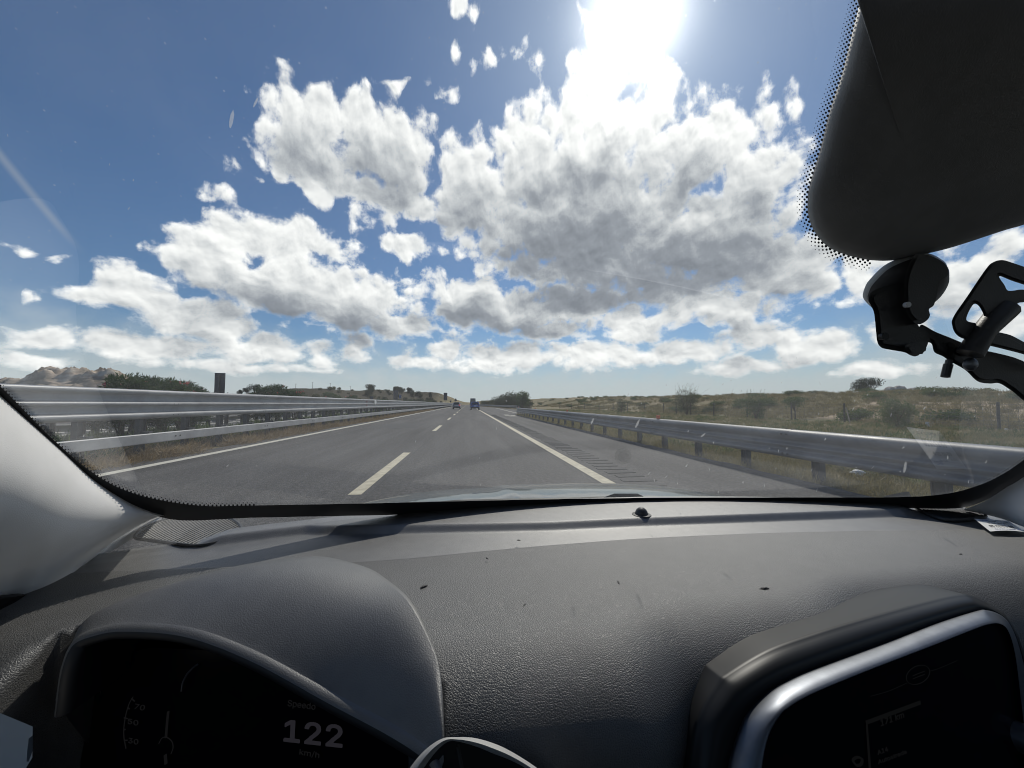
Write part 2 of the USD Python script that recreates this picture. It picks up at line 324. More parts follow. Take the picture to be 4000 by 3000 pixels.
M['cream_paint'] = pmat('worn_cream_road_paint', (.50, .44, .31), (.74, .67, .49), 7.0, 7, rough=.75, bump=('noise', 150, .4, .004))
M['white_paint'] = pmat('road_paint', (.55, .52, .43), (.78, .745, .64), 9.0, 6, rough=.75, bump=('noise', 150, .4, .004))
M['plate_white'] = pmat('white_plate', (.62, .62, .60), (.75, .75, .73), 8.0, 3, rough=.5)
M['sign_back'] = pmat('sign_back_paint', (.018, .024, .040), (.035, .042, .06), 4.0, 4, rough=.55)
M['sign_blue'] = pmat('sign_blue', (.03, .10, .28), rough=.5)
M['wood_post'] = pmat('grey_post_wood', (.07, .062, .05), (.14, .125, .10), 12, 5, rough=.9)
M['wire'] = pmat('wire', (.16, .16, .155), rough=.6, metallic=.4)
M['bark'] = pmat('bark', (.05, .04, .03), (.11, .09, .07), 9, 5, rough=.95, bump=('noise', 30, .6, .02))
M['rock'] = pmat('pale_rock', (.30, .28, .25), (.5, .48, .44), 3, 6, rough=.9, bump=('noise', 8, .5, .05))
M['oleander'] = leafmat('oleander_leaf', (.030, .062, .018), (.11, .17, .05), .45)
M['bloom'] = leafmat('oleander_bloom', (.50, .06, .07), (.75, .22, .20))
M['scrub'] = leafmat('scrub_leaf', (.075, .088, .042), (.21, .21, .11), .55)
M['scrub_green'] = leafmat('green_scrub_leaf', (.065, .10, .034), (.17, .22, .085), .55)
M['dark_leaf'] = leafmat('dark_tree_leaf', (.012, .024, .010), (.045, .07, .028))
M['straw'] = leafmat('straw', (.22, .15, .07), (.66, .52, .29), .35)
M['dry_grass'] = leafmat('dry_grass', (.18, .16, .065), (.50, .41, .215), .45)
M['olive_grass'] = leafmat('olive_grass', (.17, .15, .07), (.50, .41, .225), .5)
M['thicket'] = leafmat('thicket_leaf', (.026, .040, .016), (.085, .11, .045), .4)
M['weed'] = leafmat('green_weed', (.06, .10, .026), (.20, .26, .085), .5)
M['rubber'] = pmat('tyre_rubber', (.012, .012, .013), rough=.8)

# ------------------------------------------------------------------ ground
def bay(y):     # outer edge of the emergency bay
    return np.interp(y, [-60, 41, 43.5, 62, 92, 125, 190, 1500], [5.15, 5.15, 9.4, 10.2, 9.6, 8.3, 5.2, 5.2])
def gz(x, y):
    x, y = np.broadcast_arrays(np.asarray(x, float), np.asarray(y, float))
    z = np.full(x.shape, -0.06)
    s = lambda a, b, t: (lambda q: q * q * (3 - 2 * q))(np.clip((t - a) / (b - a), 0, 1))
    P = np.stack([x, y, 0 * x], -1)
    lump = meshkit.fbm(P * 0.12, 4, 3) - .5
    # verge beside the right-hand rail, then the field that climbs beyond the wire fence
    z = z + s(.4, 3, x - bay(y)) * (0.10 * (meshkit.fbm(P * .6, 3, 5) - .3))
    layby = s(36, 60, y) * s(240, 150, y)
    crest = 2.05 + 0.011 * np.clip(y, -50, 250) + 1.3 * lump + .5 * (meshkit.fbm(P * .5, 3, 8) - .5)
    z = z + s(27 - 4 * layby, 54, x) * crest
    z = z - s(70, 300, x) * 1.2
    # left of the opposite carriageway
    z = z - s(-27, -34, x) * .4
    along = np.clip((y - 230) / 300, 0, 1)
    cx = -150 + 100 * along
    zh = np.exp(-((x - cx) / 36) ** 2) * s(205, 300, y) * s(640, 520, y) * (12.5 + 5 * along)
    z = z + zh * (1 + .20 * (meshkit.fbm(P * .03, 4, 12) - .5)) + s(1, 6, zh) * 2.0 * lump
    # faint far ridges
    z = z + 17 * np.exp(-((y - 1900) / 160) ** 2) * (0.55 + meshkit.fbm(P * .004, 3, 2)) * s(60, 500, np.abs(x - 20) + 260)
    z = z + 30 * np.exp(-((y - 2300) / 150) ** 2) * meshkit.fbm(P * .003, 3, 9) ** 1.5 * s(300, 900, x)
    return z
def grade(a, b, n, k):
    t = np.linspace(-1, 1, n); return (a + b) / 2 + (b - a) / 2 * np.sign(t) * np.abs(t) ** k
xs = np.unique(np.concatenate([np.linspace(-1500, -260, 30), np.linspace(-260, -30, 110), np.linspace(-30, -7.2, 24), [-7.05, 5.2], np.linspace(5.35, 30, 46), np.linspace(30, 90, 100), np.linspace(92, 300, 40), np.linspace(320, 2000, 30)]))
ys = np.unique(np.concatenate([np.linspace(-80, 0, 14), np.linspace(0, 60, 90), np.linspace(60, 240, 130), np.linspace(244, 660, 120), np.linspace(680, 2600, 60)]))
X, Y = np.meshgrid(xs, ys, indexing='ij')
gm = {'geo': ('geometry', {}), 'n': ('noise_texture', dict(scale=.09, detail=8.0, roughness=.62)), 'n2': ('noise_texture', dict(scale=1.7, detail=6.0, roughness=.65)), 'n3': ('noise_texture', dict(scale=14.0, detail=4.0)),
      'r1': ('rgb_ramp', dict(ramp=[(.37, (.115, .12, .055)), (.47, (.20, .175, .092)), (.57, (.32, .25, .15)), (.68, (.44, .34, .21))])),
      'r2': ('rgb_ramp', dict(ramp=[(.34, (.10, .115, .042)), (.50, (.27, .22, .115)), (.68, (.40, .31, .18))])),
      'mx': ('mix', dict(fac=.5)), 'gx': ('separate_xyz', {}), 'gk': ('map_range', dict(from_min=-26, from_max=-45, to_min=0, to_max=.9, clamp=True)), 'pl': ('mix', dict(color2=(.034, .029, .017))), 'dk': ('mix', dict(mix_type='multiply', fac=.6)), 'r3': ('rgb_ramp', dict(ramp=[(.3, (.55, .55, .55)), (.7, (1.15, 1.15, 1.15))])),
      'b': ('bump', dict(strength=.7, distance=.12)), 'p': ('principled_bsdf', dict(roughness=.95, specular_ior_level=.2))}
M['earth'] = usdkit.material(stage, LK + 'dry_earth', gm, [('geo.position', 'n.vector'), ('geo.position', 'n2.vector'), ('geo.position', 'n3.vector'), ('n.fac', 'r1.fac'), ('n2.fac', 'r2.fac'), ('r1.color', 'mx.color1'), ('r2.color', 'mx.color2'),
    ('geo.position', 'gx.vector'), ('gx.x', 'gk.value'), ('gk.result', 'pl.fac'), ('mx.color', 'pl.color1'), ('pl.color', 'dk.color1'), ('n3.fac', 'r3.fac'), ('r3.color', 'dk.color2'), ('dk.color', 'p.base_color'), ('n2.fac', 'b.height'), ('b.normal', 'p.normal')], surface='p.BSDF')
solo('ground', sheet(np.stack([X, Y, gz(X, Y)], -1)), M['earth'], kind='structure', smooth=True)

# spoil heaps of the quarry
def heap(name, cx, cy, rx, ry, tops, seed, mat):
    n, m = 150, 90
    u, v = np.meshgrid(np.linspace(-1, 1, n), np.linspace(-1, 1, m), indexing='ij')
    x, y = cx + u * rx, cy + v * ry
    h = 0 * u
    for (a, b, w, d, hh) in tops:          # flat-topped cones at a, b
        r = np.sqrt(((x - a) / w) ** 2 + ((y - b) / d) ** 2)
        h = np.maximum(h, hh * np.clip(1.42 - r, 0, 1) ** 1.0)
    P = np.stack([x * .14, y * .14, 0 * x], -1)
    gul = np.abs(meshkit.fbm(P * 1.9, 5, seed) - .5) * 2
    h = h * (1 - .5 * gul ** .8 * np.clip(h / 6, 0, 1)) + .6 * (meshkit.fbm(P * 6, 3, seed + 3) - .5) * (h > .3)
    h = np.where(np.maximum(abs(u), abs(v)) > .985, -1.5, h - .5)
    return solo(name, sheet(np.stack([x, y, h], -1)), mat, kind='structure', smooth=True)
hm = {'geo': ('geometry', {}), 'n': ('noise_texture', dict(scale=.10, detail=9.0, roughness=.65)), 's': ('mapping', dict(scale=(1, 1, 2.4))),
      'r': ('rgb_ramp', dict(ramp=[(.36, (.17, .16, .12)), (.46, (.31, .265, .21)), (.54, (.44, .35, .27)), (.64, (.58, .51, .42))])), 'b': ('bump', dict(strength=.8, distance=.8)), 'p': ('principled_bsdf', dict(roughness=.95, specular_ior_level=.15))}
M['spoil'] = usdkit.material(stage, LK + 'quarry_spoil', hm, [('geo.position', 's.vector'), ('s.vector', 'n.vector'), ('n.fac', 'r.fac'), ('r.color', 'p.base_color'), ('n.fac', 'b.height'), ('b.normal', 'p.normal')], surface='p.BSDF')
heap('quarry_hill', -146, 150, 62, 40, [(-143, 152, 17, 15, 15.3), (-130.5, 150, 8, 11, 15.2), (-136, 141, 13, 9, 8.8), (-119, 150, 9, 9, 7), (-156, 150, 14, 12, 11)], 4, M['spoil'])
heap('quarry_hill', -262, 215, 75, 40, [(-285, 215, 30, 20, 15), (-240, 220, 34, 18, 13), (-215, 210, 20, 14, 9.5)], 9, M['spoil'])

# ------------------------------------------------------------------ roads
am = {'geo': ('geometry', {}), 'sx': ('separate_xyz', {}), 'n': ('noise_texture', dict(scale=16.0, detail=6.0, roughness=.9)), 'v': ('voronoi_texture', dict(feature='f1', scale=55.0)),
      'big': ('noise_texture', dict(scale=1.1, detail=6.0, roughness=.62)), 'mp': ('mapping', dict(scale=(1.0, .06, 1.0))),
      'r': ('rgb_ramp', dict(ramp=[(.30, (.034, .032, .031)), (.48, (.078, .0745, .0715)), (.66, (.175, .167, .158))])),
      'rb': ('rgb_ramp', dict(ramp=[(.36, (.72, .71, .70)), (.62, (1.16, 1.16, 1.15))])), 'm': ('mix', dict(mix_type='multiply', fac=1.0)),
      'b': ('bump', dict(strength=.7, distance=.012)), 'p': ('principled_bsdf', dict(roughness=.82, specular_ior_level=.35))}
M['asphalt'] = usdkit.material(stage, LK + 'asphalt', am, [('geo.position', 'n.vector'), ('geo.position', 'v.vector'), ('geo.position', 'mp.vector'), ('mp.vector', 'big.vector'), ('n.fac', 'r.fac'), ('big.fac', 'rb.fac'),
    ('r.color', 'm.color1'), ('rb.color', 'm.color2'), ('m.color', 'p.base_color'), ('v.distance', 'b.height'), ('b.normal', 'p.normal')], surface='p.BSDF')
M['asphalt_dark'] = pmat('worn_dark_asphalt', (.048, .046, .0445), (.068, .066, .064), 40, 4, rough=.85)
road = thing('road', kind='structure')
yy = np.unique(np.concatenate([np.linspace(-60, 40, 40), np.linspace(40, 200, 100), np.linspace(200, 1500, 30)]))
L = np.stack([np.full(len(yy), -7.05), yy, 0 * yy], 1); Rr = np.stack([bay(yy), yy, 0 * yy], 1)
part(road, 'carriageway', sheet(np.stack([L, (L + Rr) / 2, Rr])), M['asphalt'], smooth=False)
def strip(x0, x1, y0, y1, z=.004, n=2):
    y = np.linspace(y0, y1, n); return sheet(np.stack([np.stack([np.full(n, x0), y, np.full(n, z)], 1), np.stack([np.full(n, x1), y, np.full(n, z)], 1)]))
part(road, 'left_edge_line', strip(-6.50, -6.26, -40, 1300), M['white_paint'], smooth=False)
part(road, 'right_edge_line', strip(2.10, 2.31, -40, 1300), M['cream_paint'], smooth=False)
k = 0
for i in range(-2, 42):
    y0 = 5.35 + 11.9 * i
    part(road, 'lane_dash', strip(-1.63, -1.45, y0, y0 + 4.4), M['cream_paint'], smooth=False)
bl = sheet(np.array([[[6.35, 49, .004], [8.0, 108, .004]], [[6.53, 49, .004], [8.18, 108, .004]]])); part(road, 'bay_line', bl, M['white_paint'], smooth=False)
part(road, 'worn_paint_patch', join([strip(4.15, 4.95, 36.9, 37.7), strip(4.5, 5.0, 38.2, 39.3), strip(4.0, 4.5, 39.6, 41.2)]), M['white_paint'], smooth=False)
for i in range(110):                                  # milled bars of the rumble strip
    y0 = 2.2 + .36 * i
    b = box(.52 + .05 * math.sin(i * 2.1), .17, .010, (2.76 + .02 * math.sin(i * 1.3), y0, .004)); part(road, 'rumble_bar', b, M['asphalt_dark'], smooth=False)
part(road, 'rumble_band', strip(2.50, 3.02, 41.7, 700, .003), M['asphalt_dark'], smooth=False)
q = np.linspace(-20, 42, 160); wob = .035 * (meshkit.noise(np.stack([q * 2.3, 0 * q, 0 * q], 1), 1) - .5)
part(road, 'edge_berm', sheet(np.stack([np.stack([5.04 + wob, q, 0 * q - .01], 1), np.stack([5.09 + wob, q, .045 + wob], 1), np.stack([5.22 - wob, q, .05 + wob], 1), np.stack([5.31 + wob, q, 0 * q - .08], 1)])), M['asphalt_dark'], smooth=True)
part(road, 'paving_seam', strip(-1.36, -1.335, -40, 700, .0025), M['asphalt_dark'], smooth=False)
part(road, 'tar_patch', strip(-5.2, -2.6, 19.5, 24.0, .0022), M['asphalt_dark'], smooth=False)
road2 = thing('opposite_road', kind='structure')
part(road2, 'carriageway', strip(-26.5, -13.4, -60, 1500, .002), M['asphalt'], smooth=False)
part(road2, 'edge_line', strip(-16.1, -15.8, -40, 1300, .006), M['white_paint'], smooth=False)
part(road2, 'edge_line', strip(-24.1, -23.9, -40, 1300, .006), M['white_paint'], smooth=False)
for i in range(0, 20): part(road2, 'lane_dash', strip(-20.1, -19.92, 4 + 12 * i, 8.4 + 12 * i, .006), M['white_paint'], smooth=False)

# ------------------------------------------------------------------ crash barriers
def ibeam(w, d, h):
    t = .012
    return join([box(w, t, h, (0, d / 2, h / 2)), box(w, t, h, (0, -d / 2, h / 2)), box(t * 1.2, d - t, h, (0, 0, h / 2))])
def run(profile, path):
    """profile (offset across, height) swept along path (x, y)"""
    path = np.asarray(path, float); t = np.gradient(path, axis=0); t /= np.linalg.norm(t, axis=1, keepdims=True)
    nrm = np.stack([t[:, 1], -t[:, 0]], 1)                     # to the right of travel
    pr = np.asarray(profile, float)
    P = np.stack([np.concatenate([path + nrm * o, np.full((len(path), 1), h)], 1) for o, h in pr])
    return sheet(P)
def soft(pr, n): return smooth_line(np.array(pr, float), n)
TALL = soft([(-.01, 1.545), (.02, 1.578), (.085, 1.565), (.108, 1.52), (.08, 1.475), (-.02, 1.45), (-.035, 1.375), (-.02, 1.30), (.075, 1.285), (.10, 1.25), (.075, 1.215), (-.02, 1.195), (-.035, 1.12), (-.02, 1.05), (.075, 1.03), (.10, .985), (.075, .935), (.01, .905), (-.005, .895)], 72)
RUB = [(-.02, .545), (.05, .545), (.065, .53), (.065, .33), (.05, .315), (-.02, .315)]
def tall_barrier(x, side, label, y0, y1, post0, near):
    b = thing('median_barrier', label, 'guardrail')
    pr = [(o * side, h) for o, h in TALL]; rb = [(o * side + .10 * side, h) for o, h in RUB]
    n = 0
    cuts = np.arange(y0, 128, 4.2)
    for a in cuts:                                              # beam lengths lapped over each other
        k = (n % 2) * .004
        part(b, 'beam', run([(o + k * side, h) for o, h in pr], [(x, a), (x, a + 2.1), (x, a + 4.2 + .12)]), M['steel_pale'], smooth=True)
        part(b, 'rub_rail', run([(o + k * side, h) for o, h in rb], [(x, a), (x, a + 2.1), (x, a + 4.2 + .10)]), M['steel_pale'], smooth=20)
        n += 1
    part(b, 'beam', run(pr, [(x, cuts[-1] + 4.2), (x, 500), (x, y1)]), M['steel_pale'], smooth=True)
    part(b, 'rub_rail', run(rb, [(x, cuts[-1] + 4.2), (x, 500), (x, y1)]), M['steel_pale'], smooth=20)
    for i in range(100):
        y = post0 + 1.4 * i
        m = ibeam(.11, .16, 1.5); m.apply_translation((x - .10 * side, y, -.12)); part(b, 'post', m, M['steel_post'], smooth=False)
        if i < 50:
            part(b, 'bracket', box(.20, .10, .05, (x + .03 * side, y, .57)), M['steel_post'], smooth=False)
    far = [ibeam(.11, .15, 1.5) for i in range(100)]
    for i, m in enumerate(far): m.apply_translation((x - .10 * side, post0 + 140 + 1.4 * i, -.12))
    part(b, 'far_posts', join(far), M['steel_post'], smooth=False, kind='stuff')
    if near:
        for a in cuts[:12]:                                     # splice bolts
            for dy in (-.25, -.1):
                for h, o in ((1.53, .098), (1.245, .094), (.975, .094)): part(b, 'bolt', cyl(.014, .02, (x + side * o, a + .1 + dy, h), 'x', 8), M['bolt'], smooth=False)
                part(b, 'bolt', cyl(.018, .02, (x + side * (.165 + .008), a + .1 + dy, .43), 'x', 8), M['bolt'], smooth=False)
    return b
mb = tall_barrier(-7.60, 1, 'tall three-wave steel barrier with lower rail along the left lane', -6.2, 1300, 2.75, True)
for h in (1.40, 1.13): part(mb, 'reflector', box(.03, .14, .07, (-7.58, 29.0, h)), M['red'], smooth=False)
ov = trimesh.creation.cylinder(radius=1, height=.012, sections=40); ov.apply_scale([.33, .17, 1]); ov = mapped(ov, np.array([-7.49, 31.2, 1.37]), np.array([0, 1., 0]), np.array([0, 0, 1.]), np.array([1., 0, 0]))
part(mb, 'oval_plate', ov, M['plate_white'], label='white oval plate with small worn lettering on the beam')
tall_barrier(-12.95, -1, 'second steel median barrier behind the oleanders, facing the opposite road', -6.2, 1300, 3.3, False)

LOW = soft([(.07, .775), (.045, .815), (-.005, .815), (-.055, .79), (-.08, .745), (-.06, .69), (-.005, .645), (0, .60), (-.03, .575), (-.045, .55), (-.02, .52), (0, .50), (-.005, .47), (-.06, .445), (-.08, .41), (-.055, .365), (0, .345)], 50)
rr_ = thing('roadside_guardrail', 'corrugated roadside guardrail with orange reflectors on the right verge', 'guardrail')
XR = 5.38
for n, a in enumerate(np.arange(-7.9, 38.0, 4.5)):
    kx = (n % 2) * .004
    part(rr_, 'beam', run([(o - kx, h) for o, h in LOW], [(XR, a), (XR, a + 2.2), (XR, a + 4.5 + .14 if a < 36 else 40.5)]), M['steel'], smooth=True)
    for dy in (.02, .12):
        part(rr_, 'bolt', cyl(.016, .014, (XR + .02, a + dy, .823), 'z', 8), M['bolt'], smooth=False)
        part(rr_, 'bolt', cyl(.016, .02, (XR - .085, a + dy, .74), 'x', 8), M['bolt'], smooth=False)
        part(rr_, 'bolt', cyl(.016, .02, (XR - .085, a + dy, .41), 'x', 8), M['bolt'], smooth=False)
for i in range(29):
    m = ibeam(.10, .13, .85); m.apply_translation((XR + .09, 3.72 + 1.52 * (i - 4), -.15)); part(rr_, 'post', m, M['steel_post'], smooth=False)
for i in range(4):
    y = 10.0 + 9.75 * i
    part(rr_, 'reflector', join([rbox(.05, .15, .085, .01, (XR + .02, y, .875)), box(.03, .05, .03, (XR + .02, y, .825))]), M['orange'], smooth=20)
fr = thing('roadside_guardrail', 'distant guardrail bowing out round the emergency bay with a curled end', 'guardrail')
pth = smooth_line([(11.2, 84), (10.7, 92), (9.9, 110), (8.6, 130), (7.0, 155), (5.7, 185), (5.45, 230), (5.4, 300)], 60); pth = np.vstack([pth, [(5.4, 600), (5.4, 1200)]])
part(fr, 'beam', run(LOW, pth), M['steel'], smooth=True)
a = np.linspace(-1.9, 1.9, 16); cl_ = np.stack([11.45 + .30 * np.cos(a - .4), 83.8 + .25 * np.sin(a - .4)], 1)
part(fr, 'end_terminal', run([(0, .36), (0, .80)], cl_), M['steel'], smooth=True)
for i in range(60):
    y = 85 + 2.0 * i; x = np.interp(y, pth[:, 1], pth[:, 0]); m = ibeam(.10, .13, .85); m.apply_translation((x + .09, y, -.15)); part(fr, 'post', m, M['steel_post'], smooth=False)

# ------------------------------------------------------------------ signs, poles
def sign(name, label, cat, x, y, w, zb, zt, rz=0, mat='sign_back', grp=None):
    t = thing(name, label, cat, (x, y, gz(x, y)), rz, group=grp)
    part(t, 'panel', rbox(w, .03, zt - zb, .012, (0, 0, (zb + zt) / 2)), M[mat], smooth=30)
    part(t, 'rib', box(.04, .03, zt - zb - .06, (0, -.032, (zb + zt) / 2)), M['steel_post'], smooth=False)
    part(t, 'rib', box(w * .9, .02, .035, (0, -.03, zb + (zt - zb) * .18)), M['steel_post'], smooth=False)
    part(t, 'rib', box(w * .9, .02, .035, (0, -.03, zb + (zt - zb) * .85)), M['steel_post'], smooth=False)
    part(t, 'pole', cyl(.035, zt + .3, (0, -.07, zt / 2 - .2), n=10), M['steel_post'])
sign('road_sign', 'tall dark sign back nearest on the left, above the barrier', 'sign', -10.2, 16.55, .40, 1.62, 2.58)
sign('road_sign', 'dark sign back further down the median, before the brown hill', 'sign', -10.4, 55, .66, 1.9, 3.25)
sign('road_sign', 'black sign back farthest down the median, beside the grey car', 'sign', -10.3, 172, 1.6, 2.9, 6.3)
sign('road_sign', 'small dark square sign back low before the brown hill', 'sign', -18.5, 74, .6, 2.1, 2.75)
sign('road_sign', 'small pale blue sign standing below the bushes of the hill end', 'sign', -27, 152, .9, 3.4, 4.9, mat='sign_blue')
sign('road_sign', 'tiny square sign back at the far end of the median', 'sign', -12, 260, 1.0, 2.2, 3.6)
t = thing('warning_sign', 'dark triangular sign back above the grey car', 'sign', (-5.6, 172, 0))
part(t, 'panel', mapped(slab(Polygon([(-.62, 0), (.62, 0), (.07, 1.15), (-.07, 1.15)]).buffer(.04), .03), np.array([0, 0, 2.55]), np.array([1., 0, 0]), np.array([0, 0, 1.]), np.array([0, 1., 0])), M['sign_back'])
part(t, 'pole', cyl(.05, 2.8, (0, .06, 1.3), n=10), M['steel_post'])
def pole(x, y, label, h):
    t = thing('utility_pole', label, 'pole', (x, y, gz(x, y) - .3), group='utility poles along the left ridge')
    part(t, 'shaft', trimesh.creation.cone(radius=.16, height=h * 3, sections=8).slice_plane([0, 0, h], [0, 0, -1]), M['wood_post'])
    part(t, 'crossarm', box(1.3, .1, .12, (0, 0, h - .25)), M['wood_post'], smooth=False)
    for s in (-.55, .55): part(t, 'insulator', cyl(.05, .2, (s, 0, h - .1), n=8), M['plate_white'])
for (px, d, h, lab) in ((890, 262, 6, 'leftmost thin utility pole, left of the round ridge trees'), (921, 268, 4, 'short utility pole just left of the ridge trees'), (1155, 292, 5.5, 'utility pole on the ridge right of the oleander clump'),
                        (1220, 300, 5.5, 'second utility pole on the brown ridge'), (1289, 310, 5.5, 'third utility pole on the brown ridge'), (1368, 326, 5, 'rightmost utility pole on the brown ridge')):
    p = at_depth(px, 1530, d); pole(p[0], p[1], lab, h)

# ------------------------------------------------------------------ plants
def leaves(pts, nrm, ln, wd, r, bend=.25):
    """one bent leaf (4 triangles) at each point"""
    n = len(pts)
    d = nrm / (np.linalg.norm(nrm, axis=1, keepdims=True) + 1e-9)
    a = np.cross(d, r.normal(size=(n, 3))); a /= np.linalg.norm(a, axis=1, keepdims=True) + 1e-9
    up = np.cross(a, d)
    l = (ln * r.uniform(.6, 1.25, n))[:, None]; w = (wd * r.uniform(.7, 1.2, n))[:, None]
    m = pts + d * l * .5
    V = np.stack([pts, m + a * w / 2 + up * l * bend * .3, m - a * w / 2 + up * l * bend * .3, pts + d * l - up * l * bend * .3], 1).reshape(-1, 3)
    b = np.arange(n)[:, None] * 4
    F = np.concatenate([b + [0, 1, 2], b + [1, 3, 2]])
    return trimesh.Trimesh(V, F, process=False)
def crown(lobes, n, ln, wd, r, out=.7, shell=.5, upb=.25):
    """leaves filling a set of ellipsoid lobes (x, y, z, rx, ry, rz), denser at their skin"""
    vol = np.array([l[3] * l[4] * l[5] for l in lobes]); k = r.choice(len(lobes), n, p=vol / vol.sum())
    d = r.normal(size=(n, 3)); d /= np.linalg.norm(d, axis=1, keepdims=True)
    rad = r.uniform(0, 1, n) ** shell
    Lb = np.array(lobes)[k]
    P = Lb[:, :3] + d * Lb[:, 3:6] * rad[:, None]
    P = P + .10 * Lb[:, 3:6] * (meshkit.noise(P * 3.1, 4) - .5)[:, None] * 4
    keep = meshkit.noise(P * 4.2 / max(.4, np.mean(Lb[:, 3])), 11) > .26
    P, d = P[keep], d[keep]
    return leaves(P, d * out + r.normal(size=P.shape) * .5 + [0, 0, upb], ln, wd, r)
def stems(h, n, spread, r, rad=.02, z0=0.0):
    out = []
    for i in range(n):
        a = r.uniform(0, 6.28); e = np.array([math.cos(a), math.sin(a), 0]) * spread * r.uniform(.3, 1)
        p = [(0, 0, z0)] + [tuple(e * t ** 1.3 + np.array([0, 0, z0 + (h - z0) * t]) + r.normal(size=3) * .03 * h) for t in (.35, .7, 1)]
        out.append(tube(p, np.linspace(rad, rad * .35, 4), 5))
    return join(out)
def bush_lobes(w, h, n, r, base=.25):
    L_ = [(0, 0, h * (.5 + .3 * (base > .3)), w * .33, w * .33, h * (.45 - .2 * (base > .3)))]
    for i in range(n):
        a = r.uniform(0, 6.28); q = r.uniform(.15, .34) * w; s = r.uniform(.13, .24) * w; z = r.uniform(base, .8) * h
        L_.append((q * math.cos(a), q * math.sin(a), z, s, s, min(s * r.uniform(.8, 1.4), h - z)))
    return L_
def bush(name, label, cat, w, h, mat, n, ln, wd, seed, loc, group=None, flowers=0, rz=0, spikes=0):
    r = np.random.default_rng(seed)
    t = thing(name, label, cat, loc, rz, group=group)
    lb = bush_lobes(w, h, 11, r, .40 if flowers else .10)
    fo = crown(lb, n, ln, wd, r)
    if spikes:                                                   # bare shoots that stand out of the top
        pts, nr = [], []
        for i in range(spikes):
            a = r.uniform(0, 6.28); q = r.uniform(0, .35) * w; e = np.array([q * math.cos(a), q * math.sin(a), h * .7]); top = h * r.uniform(.3, .55); ln_ = r.normal(size=2) * .12 * h
            for u in np.linspace(0, 1, 26): pts.append(e + [ln_[0] * u, ln_[1] * u, top * u]); nr.append(np.append(r.normal(size=2), .7))
        fo = join([fo, leaves(np.array(pts), np.array(nr), ln * .7, wd * .7, r)])
    part(t, 'foliage', fo, M[mat], smooth=False)
    part(t, 'stem', stems(h * .75, 7, w * .3, r, .012 + .008 * h), M['bark'])
    if flowers:
        d = r.normal(size=(flowers, 3)); d[:, 2] = abs(d[:, 2]) + .2; k = r.choice(len(lb), flowers); Lb = np.array(lb)[k]
        P = Lb[:, :3] + d / np.linalg.norm(d, axis=1, keepdims=True) * Lb[:, 3:6] * 1.03
        P = np.repeat(P, 9, 0) + r.normal(size=(flowers * 9, 3)) * .035
        part(t, 'flowers', leaves(P, r.normal(size=P.shape) + [0, 0, .6], .06, .05, r), M['bloom'], smooth=False)
    return t
og = 'oleander bushes along the median'
ol = [bush('oleander_bush', None, None, 1.75, 2.15, 'oleander', 8500, .14, .032, 21 + i, (-10.5 - .05 * i, 12.75 + .8 * i, -.05), flowers=f) for i, f in enumerate((16, 34, 26))]
says(stage.GetPrimAtPath(ol[0]), 'green oleander bush with few blooms, nearest the quarry heap above the barrier', 'bush', og)
says(stage.GetPrimAtPath(ol[1]), 'oleander bush with scattered pink blooms, second from the quarry heap', 'bush', og)
says(stage.GetPrimAtPath(ol[2]), 'oleander bush with pink blooms in the middle of the nearest row', 'bush', og)
far_lab = 'oleander bush in the low green row far down the median'
for i, (y, sx, s, lab) in enumerate([(15.2, -10.6, .97, 'oleander bush with red blooms, second left of the nearest sign back'), (16.2, -11.0, .90, 'oleander bush ending the nearest row, just left of the nearest sign back'),
        (20.6, -10.5, 1.0, 'large oleander bush just right of the nearest sign back, red blooms low'), (22.3, -10.8, 1.08, 'tallest oleander bush right of the nearest sign back'), (24.3, -10.6, .98, 'oleander bush ending the second clump on the median'),
        (29.5, -10.5, .98, 'oleander bush starting the third clump on the median'), (31.6, -10.8, .92, 'oleander bush in the middle of the third clump'), (35.5, -10.6, .95, 'separate oleander bush after the third clump'),
        (45, -10.5, .8, far_lab), (49, -10.8, .85, far_lab), (58, -10.5, .9, far_lab), (63, -10.6, .85, far_lab), (70, -10.6, .95, far_lab), (80, -10.5, .9, far_lab), (92, -10.7, .9, far_lab), (105, -10.6, 1, far_lab)]):
    again(ol[(i + 1) % 3], (sx, y, -.05), 1.3 * i, s, lab, 'bush', og if lab != far_lab else 'far oleander bushes on the median')
# trees of the ridge on the left
def tree(name, label, w, h, trunk, mat, n, ln, wd, seed, loc, cat='tree', group=None, sp=0):
    r = np.random.default_rng(seed); t = thing(name, label, cat, loc, group=group)
    lb = [(x, y, z + trunk, a, b, c) for x, y, z, a, b, c in bush_lobes(w, h - trunk, 11, r, .2)]
    part(t, 'trunk', join([tube([(0, 0, -.3), (.03 * h, 0, trunk * .6), (0, .02 * h, trunk + (h - trunk) * .6)], [.035 * h, .026 * h, .01 * h], 7)] + [stems(h * .8, 6, w * .3, r, .012 * h, trunk * .8)]), M['bark'])
    part(t, 'crown', crown(lb, n, ln, wd, r), M[mat], smooth=False)
    return t
def on_hill(px, py, d):
    p = at_depth(px, py, d); return (p[0], p[1], gz(p[0], p[1]) - .2)
tree('ridge_tree', 'broad round dark tree on the left ridge', 9.5, 6.4, 1.2, 'dark_leaf', 3000, .5, .3, 31, on_hill(995, 1520, 262))
t1 = tree('ridge_tree', 'small leaning dark tree left on the ridge, first of two', 4.6, 5.0, 1.5, 'dark_leaf', 1500, .4, .25, 32, on_hill(938, 1525, 262))
again(t1, on_hill(962, 1522, 262), 2.0, .98, 'small dark tree between the first small tree and the broad round ridge tree', 'tree')
cl = 'bush of the dark thicket at the end of the left hill'
hb = bush('hill_bush', cl, 'bush', 9, 6.5, 'thicket', 3000, .5, .3, 41, on_hill(1600, 1545, 430), 'thicket at the end of the left hill')
rg = np.random.default_rng(5)
